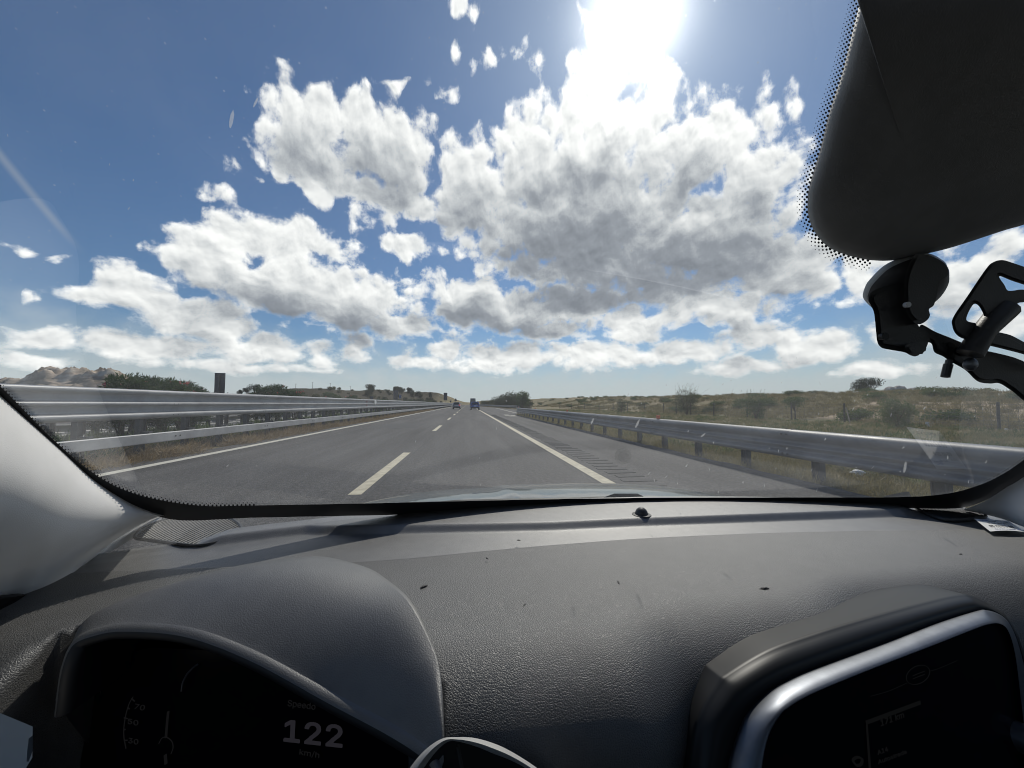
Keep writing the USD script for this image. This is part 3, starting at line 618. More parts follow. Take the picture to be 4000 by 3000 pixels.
for i in range(46):
    px = rg.uniform(1440, 1725); again(hb, on_hill(px, 1550, rg.uniform(300, 450)), rg.uniform(0, 6), rg.uniform(.45, 1.0), cl, 'bush', 'thicket at the end of the left hill')
again(t1, on_hill(1545, 1530, 430), 1.0, 1.2, 'dark tree top poking over the left hill above the second sign back', 'tree')
again(t1, on_hill(1598, 1530, 430), 2.0, 1.35, 'dark tree top at the right end of the left ridge line', 'tree')
again(t1, on_hill(1681, 1545, 430), 2.9, (1.0, 1.0, 2.0), 'narrow upright tree above the pale cut at the hill end', 'tree')
sg, sl = 'low scrub on the brown hillside', 'low grey-green shrub on the brown left hillside'
hs = bush('hillside_shrub', sl, 'shrub', 3.6, 2.0, 'scrub', 900, .35, .22, 51, on_hill(1250, 1545, 290), sg)
for i in range(130):
    px = rg.uniform(1020, 1650); again(hs, on_hill(px, 1545, rg.uniform(225, 420)), rg.uniform(0, 6), rg.uniform(.6, 1.7), sl, 'shrub', sg)
# thicket and tree behind the emergency bay on the right
bg, bl_ = 'thicket behind the emergency bay', 'grey-green bush of the thicket behind the far guardrail'
bb = bush('bay_bush', bl_, 'bush', 5.2, 3.1, 'thicket', 3600, .24, .11, 61, (12.5, 118, .0), bg)
for i, (x, y, s) in enumerate([(10.5, 150, .8), (11, 138, 1.0), (12, 128, 1.12), (13.2, 108, 1.0), (14.5, 103, .95), (13.6, 122, 1.25), (14.2, 96, .72), (9.2, 165, .75), (8.5, 182, .7), (16, 112, 1.2), (15.6, 94, .6), (8.2, 205, .8)]):
    again(bb, (x, y, gz(x, y) - .1), 1.1 * i, (s, s, 1.4 * s), bl_, 'bush', bg)
tree('roadside_tree', 'rounded dark green tree beside the curled guardrail end', 3.9, 4.9, .3, 'scrub_green', 5200, .22, .10, 62, (13.6, 92, gz(13.6, 92) - .1))
# shrubs by the wire fence
def by(px, d):
    p = at_depth(px, 1600, d); return (p[0], p[1], gz(p[0], p[1]) - .03)
bush('tall_shrub', 'tall spiky grey-green shrub at the fence, right of the orange reflector', 'shrub', 3.3, 2.9, 'scrub', 6500, .13, .045, 71, by(2683, 41), spikes=26)
bush('tall_shrub', 'dark stringy shrub left of the spiky one at the fence', 'shrub', 1.7, 2.1, 'scrub', 2600, .12, .04, 72, by(2428, 52), spikes=16)
bush('tall_shrub', 'dark upright shrub by the fence midway to the paper reflection', 'shrub', 2.0, 2.0, 'scrub_green', 4500, .11, .04, 73, by(2950, 29), spikes=14)
bush('tall_shrub', 'dense deep green shrub at the fence, nearest shrub on the right', 'shrub', 1.75, 1.65, 'scrub_green', 6500, .10, .03, 74, by(3500, 19.0), spikes=8)
lol = tree('small_tree', 'little round-headed tree on a thin stem behind the fence', 1.5, 1.9, .9, 'scrub_green', 1600, .12, .05, 75, by(3103, 31))
tree('crest_tree', 'dark compact tree standing on the right skyline', 4.6, 3.3, .5, 'dark_leaf', 3600, .22, .13, 76, by(3388, 66))
sg2, sl2 = None, None
s1 = bush('slope_bush', 'green scrub bush behind the fence left of the nearest dense green shrub', 'bush', 2.4, 1.3, 'scrub_green', 2200, .16, .06, 81, by(3000, 46), sg2)
s2 = bush('slope_bush', 'low spreading scrub bush on the slope behind the spiky shrub', 'bush', 2.8, 1.0, 'scrub', 2000, .16, .06, 82, by(2600, 75), sg2)
for i in range(170):
    x = rg.uniform(28, 62); y = rg.uniform(14, 190) if i % 3 else rg.uniform(20, 75)
    if 30 < x < 43 and y < 40 and rg.uniform() < .85: continue
    pick = s1 if rg.uniform() < .6 else s2
    where = 'just behind the wire fence' if x < 36 else 'midway up the dry slope' if x < 48 else 'near the skyline of the slope'
    kind = 'rounded green scrub bush' if pick == s1 else 'low grey-green scrub bush'
    again(pick, (x, y, gz(x, y) - .12), rg.uniform(0, 6), tuple(rg.uniform(.55, 1.3) * np.array([1, 1, .62])), f'{kind} {where} on the right', 'bush', f'{kind}es {where}')
# grass: tufts strewn by the ten thousand
def tuft(n, h, w, r, lean=.5, spread=.07):
    a = r.uniform(0, 6.28, n); b = np.stack([np.cos(a), np.sin(a), 0 * a], 1) * r.uniform(0, spread, n)[:, None]
    d = np.stack([np.cos(a), np.sin(a), 0 * a], 1) * r.uniform(.1, lean, n)[:, None] + [0, 0, 1]
    return leaves(b, d, h, w, r, bend=.5)
def strew(name, protos, pts, sc, label, mat):
    p = fresh('/World', name); pi = UsdGeom.PointInstancer.Define(stage, p)
    UsdGeom.Scope.Define(stage, p + '/kinds')
    for i, m in enumerate(protos):
        q = f'{p}/kinds/tuft_{i:03d}'; usdkit.mesh(stage, q, m, mat); pi.GetPrototypesRel().AddTarget(q)
    n = len(pts); r = np.random.default_rng(len(pts))
    pi.CreatePositionsAttr(Vt.Vec3fArray.FromNumpy(pts.astype(np.float32)))
    pi.CreateProtoIndicesAttr(Vt.IntArray.FromNumpy(r.integers(0, len(protos), n).astype(np.int32)))
    a = r.uniform(0, np.pi, n)
    pi.CreateOrientationsAttr(Vt.QuathArray([Gf.Quath(float(math.cos(t)), 0, 0, float(math.sin(t))) for t in a]))
    pi.CreateScalesAttr(Vt.Vec3fArray.FromNumpy(np.repeat(sc[:, None], 3, 1).astype(np.float32)))
    says(pi.GetPrim(), label, 'grass' if 'grass' in name or 'straw' in name else 'weeds', kind='stuff')
gr = np.random.default_rng(99)
def scatter(n, x0, x1, y0, y1, kx=1.0, ky=2.0, clump=None, lo=.5, hi=1.1):
    x = x0 + (x1 - x0) * gr.uniform(0, 1, n) ** kx; y = y0 + (y1 - y0) * gr.uniform(0, 1, n) ** ky
    if x0 > 0:
        off = x > bay(y) + .12; x, y = x[off], y[off]
    if clump:
        keep = meshkit.noise(np.stack([x * clump, y * clump, 0 * x], 1), 31) > .42; x, y = x[keep], y[keep]
    return np.stack([x, y, gz(x, y) - .02], 1), gr.uniform(lo, hi, len(x))
P, S_ = scatter(17000, 5.33, 24, 1.5, 75, 1.7, 1.7, None, .35, .8)
strew('verge_grass', [tuft(26, .34, .012, gr, .8, .12) for i in range(3)], P, S_, 'dry yellow-green grass of the right verge under and behind the guardrail', M['dry_grass'])
P, S_ = scatter(4200, 6, 25, 3, 75, 1.0, 1.5, .5, .35, .9)
strew('verge_weeds', [tuft(24, .30, .03, gr, 1.0, .16) for i in range(2)], P, S_, 'green weeds among the dry grass of the right verge', M['weed'])
P, S_ = scatter(15000, 25, 62, 8, 150, 1.0, 1.5, .16, .5, 1.2)
strew('slope_grass', [tuft(22, .45, .035, gr, .8, .22) for i in range(2)], P, S_, 'sparse dry grass on the slope beyond the fence', M['olive_grass'])
P, S_ = scatter(13000, -8.7, -7.02, 2.5, 80, 1.0, 2.0, 1.9, .35, 1.35)
strew('straw_grass', [tuft(26, .30, .014, gr, 2.6, .16) for i in range(3)], P, S_, 'dry straw lying along the foot of the median barrier', M['straw'])
P, S_ = scatter(7000, -12.6, -8.0, 4, 110, 1.0, 1.8, .9, .45, 1.1)
strew('median_weeds', [tuft(26, .46, .04, gr, .9, .2) for i in range(2)], P, S_, 'green weeds growing in the median behind the barrier', M['weed'])

# ------------------------------------------------------------------ wire fence and litter
fn = thing('wire_fence', 'wire mesh fence on weathered posts along the right field', 'fence')
fp = [(24.9, -4), (24.7, 4), (24.6, 9.4), (24.5, 14.4), (25.4, 18.6), (26.0, 22.8), (25.2, 26.2), (24.2, 29.6), (23.9, 33.6), (24.3, 38), (25.6, 43), (26.7, 48), (26.5, 53), (26.0, 58), (25.6, 63), (25.2, 69), (24.5, 76), (24, 84), (23.5, 93)]
for i, (x, y) in enumerate(fp):
    z = float(gz(x, y)); m = tube([(0, 0, -.2), (.01, .01, .6), (.02, 0, 1.34)], [.062, .058, .055], 7); m.apply_translation((x, y, z)); part(fn, 'post', m, M['wood_post'])
part(fn, 'brace', tube([(25.7, 22.4, 1.0 + float(gz(25.7, 22.4))), (23.9, 20.6, -.05 + float(gz(23.9, 20.6)))], .035, 7), M['wood_post'])
wm = []
for (x0, y0), (x1, y1) in zip(fp[:-1], fp[1:]):
    z0, z1 = float(gz(x0, y0)), float(gz(x1, y1))
    for h in (.12, .3, .48, .66, .84, 1.02, 1.25): wm.append(tube([(x0, y0, z0 + h), ((x0 + x1) / 2, (y0 + y1) / 2, (z0 + z1) / 2 + h - .02), (x1, y1, z1 + h)], .007, 3))
    n = int(math.hypot(x1 - x0, y1 - y0) / .30)
    for k in range(1, n):
        t = k / n; x, y, z = x0 + (x1 - x0) * t, y0 + (y1 - y0) * t, z0 + (z1 - z0) * t; wm.append(tube([(x, y, z + .05), (x + .01, y, z + 1.04)], .006, 3))
part(fn, 'wire_mesh', join(wm), M['wire'], smooth=False)
def crumple(sx, sy, sz, seed, k=.35):
    m = trimesh.creation.icosphere(3); v = np.asarray(m.vertices); v = v * (1 + k * (meshkit.fbm(v * 2.2 + 5, 3, seed) - .5) * 2)[:, None]; m.vertices = v * [sx, sy, sz]; return m
p = at_z(3350, 1858, .02); solo('plastic_bag', crumple(.11, .07, .05, 3), M['plate_white'], 'crumpled white plastic bag in the verge grass under the guardrail', 'bag', loc=p + [0, 0, .05])
p = by(3625, 20.5); solo('litter_disc', mapped(cyl(.17, .03, n=24), np.zeros(3), np.array([1., 0, 0]), np.array([0, .5, .87]), np.array([0, -.87, .5])), M['plate_white'], 'round pale lid lying by the fence right of the deep green shrub', 'litter', loc=np.array(p) + [0, 0, .15])
p = by(3925, 17.5); solo('litter_bottle', join([cyl(.05, .22, axis='x', n=14), cyl(.02, .08, (.14, 0, 0), 'x', 10)]), M['plate_white'], 'pale bottle lying at the fence foot below the phone holder', 'litter', loc=np.array(p) + [0, 0, .1], rz=.6)
for px, py, d, s, lab in ((3575, 1541, 58, (1.5, .8, .55), 'pale slab of rock tilted on the right skyline'), (3480, 1540, 60, (.9, .8, .75), 'grey boulder left of the pale slab on the skyline'), (3515, 1540, 61, (1.1, .9, .9), 'rounded grey boulder between bush and slab on the skyline'), (3720, 1580, 45, (.5, .5, .25), 'small stone on the sandy strip')):
    p = at_depth(px, py, d); solo('boulder', crumple(*s, int(px), .25), M['rock'], lab, 'rock', loc=(p[0], p[1], gz(p[0], p[1]) + s[2] * .5))
sd = np.meshgrid(np.linspace(0, 1, 60), np.linspace(0, 1, 24), indexing='ij')
xS, yS = 29 + 13 * sd[0], 8 + 20 * sd[1] + 6 * sd[0]
solo('sandy_track', sheet(np.stack([xS, yS, gz(xS, yS) + .05 + .02 * np.sin(xS * 3)], -1)), pmat('pale_sand', (.36, .27, .17), (.50, .39, .26), 1.2, 6, rough=.95), kind='structure', smooth=True)

# ------------------------------------------------------------------ traffic
M['paint_blue'] = pmat('blue_car_paint', (.018, .085, .36), rough=.25, coat=.8, metallic=.2)
M['paint_grey'] = pmat('silver_grey_car_paint', (.42, .43, .45), rough=.35, coat=.5, metallic=.15)
M['paint_van'] = pmat('dark_van_paint', (.075, .085, .105), rough=.4, coat=.3)
M['car_glass'] = pmat('dark_car_glass', (.010, .012, .015), rough=.05, spec=.8)
M['trim_black'] = pmat('black_trim', (.015, .015, .016), rough=.6)
M['tail_red'] = pmat('tail_lamp', (.12, .008, .008), rough=.2, coat=.6)
M['brake_lit'] = usdkit.material(stage, LK + 'lit_brake_lamp', {'e': ('emission', dict(color=(1.0, .06, .05), strength=1.3))}, [], surface='e.emission')
M['alloy'] = pmat('alloy_wheel', (.35, .35, .36), rough=.35, metallic=.8)
def hullm(pts, r=.0):
    pts = np.asarray(pts, float)
    if r:
        s = trimesh.creation.icosphere(2, r).vertices; pts = (pts[:, None] + s[None]).reshape(-1, 3)
    return trimesh.convex.convex_hull(pts)
def suv(name, label, paint, loc, W=1.82, H=1.60, Ln=4.3, lit=False, rz=0):
    t = thing(name, label, 'car', loc, rz)
    w = W / 2
    def ring(y, zs, ws): return [(s * ww, y, z) for z, ww in zip(zs, ws) for s in (-1, 1)]
    body = hullm(ring(.05, (.42, .78, .98), (w - .12, w - .08, w - .14)) + ring(.45, (.34, .80, 1.02), (w - .07, w - .06, w - .1)) + ring(Ln * .6, (.32, .8, 1.0), (w - .06, w - .06, w - .1)) + ring(Ln - .1, (.40, .7, .82), (w - .16, w - .12, w - .2)), .06)
    part(t, 'body', body, M[paint], smooth=40)
    cabin = hullm([(s * x, y, z) for s in (-1, 1) for x, y, z in ((w - .14, .12, 1.0), (w - .26, .42, H - .06), (w - .27, 1.9, H - .05), (w - .16, 3.0, 1.0))], .05)
    part(t, 'cabin', cabin, M[paint], smooth=40)
    part(t, 'rear_window', mapped(slab(Polygon([(-w + .30, 0), (w - .30, 0), (w - .40, .40), (-w + .40, .40)]).buffer(.04), .02), np.array([0, .045, 1.09]), np.array([1., 0, 0]), np.array([0, .45, .89]), np.array([0, -.89, .45])), M['car_glass'])
    for s in (-1, 1):
        part(t, 'side_window', hullm([(s * (w - .115), .55, 1.06), (s * (w - .115), 2.7, 1.06), (s * (w - .20), .7, H - .16), (s * (w - .20), 2.1, H - .16), (s * (w - .16), .55, 1.06), (s * (w - .24), .7, H - .16)]), M['car_glass'], smooth=False)
        part(t, 'tail_lamp', rbox(.30, .10, .16, .03, (s * (w - .22), .01, .93)), M['brake_lit'] if lit and s > 0 else M['tail_red'])
        part(t, 'mirror', rbox(.20, .10, .14, .04, (s * (w + .06), 2.75, 1.06)), M[paint])
        part(t, 'exhaust', cyl(.03, .1, (s * .5, -.02, .34), 'y', 10), M['alloy'])
        for y in (.78, Ln - .85):
            wh = part(t, 'wheel', cyl(.34, .22, (s * (w - .13), y, .34), 'x', 28), M['rubber'], smooth=40)
            part(wh, 'rim', cyl(.22, .01, (s * (w - .012), y, .34), 'x', 20), M['alloy'])
    part(t, 'bumper', rbox(W - .16, .22, .30, .07, (0, .03, .47)), M['trim_black'])
    part(t, 'number_plate', rbox(.5, .02, .11, .005, (0, -.035, .80)), M['plate_white'])
    part(t, 'spoiler', rbox(W - .62, .25, .04, .018, (0, .36, H - .01)), M[paint])
    return t
suv('suv', 'blue car ahead in the right lane with a sun glint on its rear', 'paint_blue', (1.42, 74, 0), W=1.84, H=1.66)
suv('suv', 'silver grey car ahead in the left lane with its brake lamp lit', 'paint_grey', (-2.6, 85, 0), W=1.82, H=1.60, lit=True)
v = thing('van', 'dark high-roofed van just ahead of the blue car', 'van', (1.62, 122, 0))
part(v, 'body', hullm([(s * x, y, z) for s in (-1, 1) for x, y, z in ((.85, .1, .5), (.88, .1, 1.3), (.76, .2, 2.95), (.88, 5, .5), (.78, 4.0, 2.9), (.86, 5.2, 1.2))], .08), M['paint_van'])
part(v, 'rear_door', rbox(.72, .05, 1.9, .02, (-.38, .02, 1.45)), M['paint_van']); part(v, 'rear_door', rbox(.72, .05, 1.9, .02, (.38, .02, 1.45)), M['paint_van'])
for s in (-1, 1):
    part(v, 'rear_window', rbox(.52, .03, .62, .02, (s * .38, .0, 2.2)), M['car_glass']); part(v, 'tail_lamp', rbox(.12, .06, .4, .02, (s * .82, .0, 1.0)), M['tail_red'])
    for y in (.9, 4.3): part(v, 'wheel', cyl(.36, .24, (s * .8, y, .36), 'x', 24), M['rubber'])
part(v, 'bumper', rbox(1.75, .2, .25, .06, (0, .05, .5)), M['trim_black'])

# ------------------------------------------------------------------ our own car: windscreen, dashboard, trim
XC, ZB, YB, CW, SL = .27, 1.05, .735, .28, .80
def ws_y(x, z, off=0.0): return YB - off - CW * (x - XC) ** 2 - (z - ZB) / SL
def on_ws(px, py, off=0.0):
    r = ray(px, py); a = CW * r[0] ** 2; b = r[1] - 2 * CW * r[0] * XC + r[2] / SL; c0 = CW * XC ** 2 - (YB - off) + (EYE[2] - ZB) / SL
    return EYE + r * ((-c0 / b) if abs(a) < 1e-9 else (-b + math.sqrt(b * b - 4 * a * c0)) / (2 * a))
def ws_n(p):
    n = np.array([2 * CW * (p[0] - XC), 1.0, 1 / SL]); return -n / np.linalg.norm(n)      # towards the seats

M['grain'] = pmat('grained_dash_plastic', (.050, .049, .047), (.061, .060, .058), 40, 3, rough=.55, bump=('leather', 560, .40, .0007), bump2=('noise', 900, .25, .0005), spec=.85, coat=.4, coat_rough=.55)
M['fine'] = pmat('fine_dash_plastic', (.10, .098, .095), (.125, .122, .119), 60, 3, rough=.5, bump=('noise', 1100, .55, .0008), spec=.95, coat=.7, coat_rough=.48)
M['hood_plastic'] = pmat('cluster_hood_plastic', (.072, .070, .068), (.086, .084, .081), 60, 3, rough=.5, bump=('noise', 1000, .45, .0008), spec=.9, coat=.6, coat_rough=.48)
M['trim_light'] = pmat('pale_pillar_trim', (.74, .73, .71), (.80, .79, .775), 14, 5, rough=.75, bump=('noise', 1500, .25, .0006), spec=.25)
M['black'] = pmat('black_band', (.008, .008, .009), rough=.55)
M['soft_black'] = pmat('soft_black_plastic', (.040, .039, .038), (.052, .051, .050), 30, 3, rough=.48, bump=('noise', 700, .3, .0006))
M['cover_grey'] = pmat('charcoal_cover_plastic', (.20, .20, .196), (.23, .23, .226), 30, 3, rough=.6, bump=('noise', 900, .3, .0006))
M['gloss_black'] = pmat('satin_black_bezel', (.016, .016, .016), rough=.42, spec=.28)
M['screen'] = pmat('dark_screen_glass', (.005, .005, .006), rough=.2, spec=.08)
M['chrome'] = pmat('satin_chrome', (.17, .18, .20), (.205, .218, .24), 50, 3, rough=.45, metallic=1.0)
M['satin'] = pmat('satin_silver_plastic', (.42, .41, .39), (.47, .46, .44), 50, 3, rough=.45, metallic=.2)
M['headliner'] = pmat('headliner_cloth', (.62, .61, .59), rough=.95, bump=('noise', 800, .3, .001))
M['seat_cloth'] = pmat('dark_seat_cloth', (.035, .035, .037), rough=.95)
M['bonnet'] = pmat('grey_green_bonnet_paint', (.060, .068, .064), rough=.32, coat=.7, metallic=.3)
def glow(name, c, s): return usdkit.material(stage, LK + name, {'e': ('emission', dict(color=c, strength=s))}, [], surface='e.emission')
M['digits'] = glow('dim_display_digits', (.80, .76, .95), .040)
M['digits_faint'] = glow('faint_display_text', (.85, .85, .92), .013)
M['menu_faint'] = glow('very_faint_screen_menu', (.85, .9, .95), .009)

car = thing('car_cabin', 'interior of the car the picture is taken from: dashboard, windscreen and trim', 'car')
# --- windscreen
gx, gzv = np.meshgrid(np.linspace(-.52, 1.10, 70), np.linspace(1.035, 1.56, 40), indexing='ij')
wm_ = {'geo': ('geometry', {}), 'fr': ('fresnel', dict(IOR=1.5)), 'f2': ('math', dict(math_type='multiply', value2=1.7, use_clamp=True)), 't': ('transparent_bsdf', dict(color=(.955, .965, .95))), 'gl': ('glossy_bsdf', dict(color=(1, 1, 1), roughness=.0)),
       'm1': ('mix_closure', {}), 'n1': ('noise_texture', dict(scale=9.0, detail=5.0, roughness=.6)), 'n2': ('voronoi_texture', dict(feature='f1', scale=240.0)), 'n3': ('white_noise_texture', dict(dimensions='3D')),
       'rf': ('map_range', dict(from_min=.35, from_max=.75, to_min=.02, to_max=.055, clamp=True)),
       'dot': ('map_range', dict(from_min=.16, from_max=.05, to_min=0.0, to_max=1.0, clamp=True)), 'pick': ('map_range', dict(from_min=.80, from_max=.95, to_min=0, to_max=.16, clamp=True)), 'dm': ('math', dict(math_type='multiply')),
       'ad': ('math', dict(math_type='add', use_clamp=True)), 'tr': ('translucent_bsdf', dict(color=(.8, .8, .78))), 'm2': ('mix_closure', {}), 'rfr': ('refraction_bsdf', dict(color=(.9, .92, .95), roughness=.75, IOR=1.15)), 'k3': ('math', dict(math_type='multiply', value2=.07)), 'm3': ('mix_closure', {})}
M['windscreen'] = usdkit.material(stage, LK + 'windscreen_glass', wm_, [('fr.fac', 'f2.value1'), ('f2.value', 'm1.fac'), ('t.BSDF', 'm1.closure1'), ('gl.BSDF', 'm1.closure2'), ('geo.position', 'n1.vector'), ('geo.position', 'n2.vector'), ('n2.position', 'n3.vector'),
    ('n1.fac', 'rf.value'), ('n2.distance', 'dot.value'), ('n3.value', 'pick.value'), ('dot.result', 'dm.value1'), ('pick.result', 'dm.value2'), ('rf.result', 'ad.value1'), ('dm.value', 'ad.value2'), ('ad.value', 'm2.fac'), ('m1.closure', 'm2.closure1'), ('tr.BSDF', 'm2.closure2'), ('ad.value', 'k3.value1'), ('k3.value', 'm3.fac'), ('m2.closure', 'm3.closure1'), ('rfr.BSDF', 'm3.closure2')], surface='m3.closure')
part(car, 'windscreen', sheet(np.stack([gx, ws_y(gx, gzv), gzv], -1)), M['windscreen'], smooth=True)
# black ceramic border: inner and outer edge of the band
INN = [(-420, 1130), (-200, 1320), (0, 1508), (217, 1725), (384, 1861), (542, 1933), (768, 1974), (1000, 1974), (1500, 1965), (2000, 1953), (2500, 1945), (3000, 1943), (3500, 1942), (3700, 1928), (3830, 1893), (3920, 1850), (4000, 1795), (4200, 1640)]
OUT = [(-420, 1180), (-200, 1370), (0, 1553), (226, 1756), (362, 1878), (493, 1962), (680, 2030), (1000, 2022), (1500, 2012), (2000, 2000), (2500, 1990), (3000, 1985), (3500, 1985), (3740, 1985), (3860, 1950), (3930, 1905), (4010, 1855), (4200, 1700)]
a, b = smooth_line(INN, 160), smooth_line(OUT, 160)
part(car, 'windscreen_border', sheet(np.stack([[on_ws(*p, .003) for p in a], [on_ws(*((p + q) / 2), .003) for p, q in zip(a, b)], [on_ws(*q, .003) for q in b]])), M['black'], smooth=True)
def dots(curve, n, rows, step, r0, r1, out):
    """halftone dots that thin out away from a printed edge"""
    c = smooth_line(curve, 400); q = np.r_[0, np.cumsum(np.linalg.norm(np.diff(c, axis=0), axis=1))]; n = int(q[-1] / step)
    w = np.linspace(0, q[-1], n); c = np.stack([np.interp(w, q, c[:, 0]), np.interp(w, q, c[:, 1])], 1); t = np.gradient(c, axis=0); t /= np.linalg.norm(t, axis=1, keepdims=True); nr = np.stack([-t[:, 1], t[:, 0]], 1) * out
    ms = []
    disc = np.array([[math.cos(k), math.sin(k)] for k in np.linspace(0, 2 * np.pi, 8)[:-1]])
    for j in range(rows):
        rad = r0 + (r1 - r0) * j / max(1, rows - 1)
        for i in range(j % 2, n, 2):
            q = c[i] + nr[i] * step * (j + .3)
            v = np.array([on_ws(*(q + disc[k] * rad), .003) for k in range(7)])
            ms.append(trimesh.Trimesh(v, [[0, k, k + 1] for k in range(1, 6)], process=False))
    return join(ms)
part(car, 'border_dots', dots([(0, 1508), (217, 1725), (384, 1861), (542, 1933), (768, 1974), (1000, 1974)], 190, 2, 8.0, 3.9, 2.0, -1), M['black'], smooth=False, kind='stuff')
COV = [(3361, 0), (3325, 145), (3289, 289), (3241, 434), (3205, 579), (3163, 723), (3155, 783), (3158, 844), (3181, 904), (3223, 955), (3271, 983), (3340, 1005), (3400, 1016), (3460, 1019), (3513, 1013), (3615, 992), (3730, 963), (3923, 900), (4010, 874)]
part(car, 'sensor_dots', dots([(3400, -160)] + COV[:13], 190, 5, 9.5, 5.6, 2.0, 1), M['black'], smooth=False, kind='stuff')
# sensor housing behind the mirror foot
cv = [(3400, -160)] + COV + [(4200, 800), (4380, 640), (4420, 300), (4400, -160)]
o = smooth_line(cv, 150, closed=True); ctr = o.mean(0)
rings = []
for f, off in ((1.0, .004), (.985, .014), (.95, .024), (.86, .033), (.7, .040), (.45, .046), (.2, .048), (.0, .048)):
    rings.append([on_ws(*(ctr + (p - ctr) * f), off) for p in np.vstack([o, o[:1]])])
part(car, 'sensor_cover', welded(sheet(np.array(rings))), M['cover_grey'], smooth=True)
# insect marks and stone chips on the outside of the glass
r_ = np.random.default_rng(12); ms = []
spots = [(r_.uniform(0, 4000), 1900 * r_.uniform(0, 1) ** .8, r_.uniform(3, 9), r_.uniform(1, 3)) for i in range(60)] + [(r_.uniform(2450, 3950), r_.uniform(1480, 1930), r_.uniform(3, 10), r_.uniform(1.2, 2.4)) for i in range(38)] + [(903, 470, 40, 9), (2490, 1655, 22, 5), (2313, 1647, 16, 3), (2747, 1700, 16, 4), (3535, 1825, 26, 7), (2190, 1255, 30, 3), (998, 400, 26, 5)]
for (px, py, l, w) in spots:
    an = r_.uniform(-1.9, -.7); d = np.array([math.cos(an), math.sin(an)]); e = np.array([-d[1], d[0]]); k = np.linspace(0, 2 * np.pi, 8)[:-1]
    v = np.array([on_ws(*(np.array([px, py]) + d * l * math.cos(q) * r_.uniform(.6, 1.1) + e * w * math.sin(q) * r_.uniform(.6, 1.1)), -.002) for q in k])
    ms.append(trimesh.Trimesh(v, [[0, j, j + 1] for j in range(1, 6)], process=False))
mk = {'d': ('principled_bsdf', dict(base_color=(.6, .6, .58), roughness=.8)), 't': ('translucent_bsdf', dict(color=(.75, .75, .72))), 'tp': ('transparent_bsdf', {}), 'm': ('mix_closure', dict(fac=.6)), 'm2': ('mix_closure', dict(fac=.6))}
M['marks'] = usdkit.material(stage, LK + 'dried_insect_marks', mk, [('d.BSDF', 'm.closure1'), ('t.BSDF', 'm.closure2'), ('m.closure', 'm2.closure1'), ('tp.BSDF', 'm2.closure2')], surface='m2.closure')
part(car, 'insect_marks', join(ms), M['marks'], smooth=False, kind='stuff')

# --- dashboard top
def curve_on_z(pts, z): return np.array([at_z(px, py, z) for px, py in pts])
CREASE = curve_on_z([(-300, 2290), (0, 2270), (240, 2250), (700, 2232), (1100, 2220), (1500, 2203), (2000, 2152), (2500, 2112), (3000, 2090), (3500, 2080), (4000, 2078), (4300, 2080)], 1.037)
RIDGE = curve_on_z([(900, 2020), (1010, 2046), (1250, 2056), (1500, 2053), (2151, 2040), (2500, 2024), (3000, 2007), (3517, 1989), (3600, 1975)], 1.052)
order = np.argsort(CREASE[:, 0]); CREASE = CREASE[order]
xd = np.linspace(-.66, 1.18, 240)
yc = np.interp(xd, CREASE[:, 0], CREASE[:, 1]); yc = np.convolve(np.pad(yc, 9, mode='edge'), np.ones(19) / 19, 'valid')
yr = np.interp(xd, RIDGE[:, 0], RIDGE[:, 1]); x0r, x1r = RIDGE[0, 0], RIDGE[-1, 0]
s01 = lambda a, b, t: (lambda q: q * q * (3 - 2 * q))(np.clip((t - a) / (b - a), 0, 1))
up = s01(x0r, x0r + .05, xd) * s01(x1r, x1r - .05, xd) * .011
yb = ws_y(xd, 1.045) + .012
rows = []
ts = np.concatenate([np.linspace(0, 1, 10)])
yr = np.minimum(yr, yb - .03)
for t in ts[:-1]: rows.append(np.stack([xd, yb + (yr + .006 - yb) * t, 1.043 + up - .002 * t], 1))
for k in np.linspace(0, 1, 10): rows.append(np.stack([xd, yr + .006 - .018 * k, 1.041 + up * (1 - s01(0, 1, k))], 1))
for k in np.linspace(0, 1, 14)[1:]: rows.append(np.stack([xd, yr - .012 + (yc - (yr - .012)) * k, 1.041 - .003 * k + 0 * xd], 1))
part(car, 'dash_front_strip', sheet(np.array(rows)), M['fine'], smooth=True)
# main pad, rolling over towards the seats
rows = []
yroll = .345 + .055 * s01(-.30, -.345, xd)
yroll = yroll + .032 * s01(.12, .20, xd) + .035 * s01(.33, .46, xd)
yroll = np.minimum(yroll, yc - .012)
for k in (0, .12, .3): rows.append(np.stack([xd, yc + .002 - .004 * k, 1.0365 + .004 * (k > 0) * np.minimum(1, k * 3.3) + 0 * xd], 1))
for k in np.linspace(.02, 1, 26): y = yc + (yroll - yc) * k; rows.append(np.stack([xd, y, 1.0405 + .006 * np.sin(np.pi * k * .6) + 0 * xd], 1))
z1 = rows[-1][0, 2]
for an in np.linspace(.06, np.pi / 2 + .25, 18): rows.append(np.stack([xd, yroll - .085 * np.sin(an), z1 - .085 * (1 - np.cos(an)) * .8 + 0 * xd], 1))
for dz, dy in ((.03, .01), (.08, .03), (.2, .05), (.4, .06)): rows.append(rows[-1] * [1, 1, 0] + np.stack([0 * xd, 0 * xd + dy * .5, rows[-1][:, 2] - dz * .6], 1))
rows = np.array(rows)                                        # the pad is cut away under the instrument hood
edge_x = np.interp(rows[..., 1], [.26, .28, .30, .36, .405, .44, .47], [-.020, -.022, -.026, -.060, -.096, -.15, -.22])
rows[..., 2] -= .30 * s01(0, -.014, rows[..., 0] - edge_x) * s01(-.362, -.338, rows[..., 0]) * s01(0, -.014, rows[..., 1] - np.interp(rows[..., 0], [-.36, -.335, -.305, -.25], [.380, .404, .432, .466]))
part(car, 'dash_pad', sheet(rows), M['grain'], smooth=True)
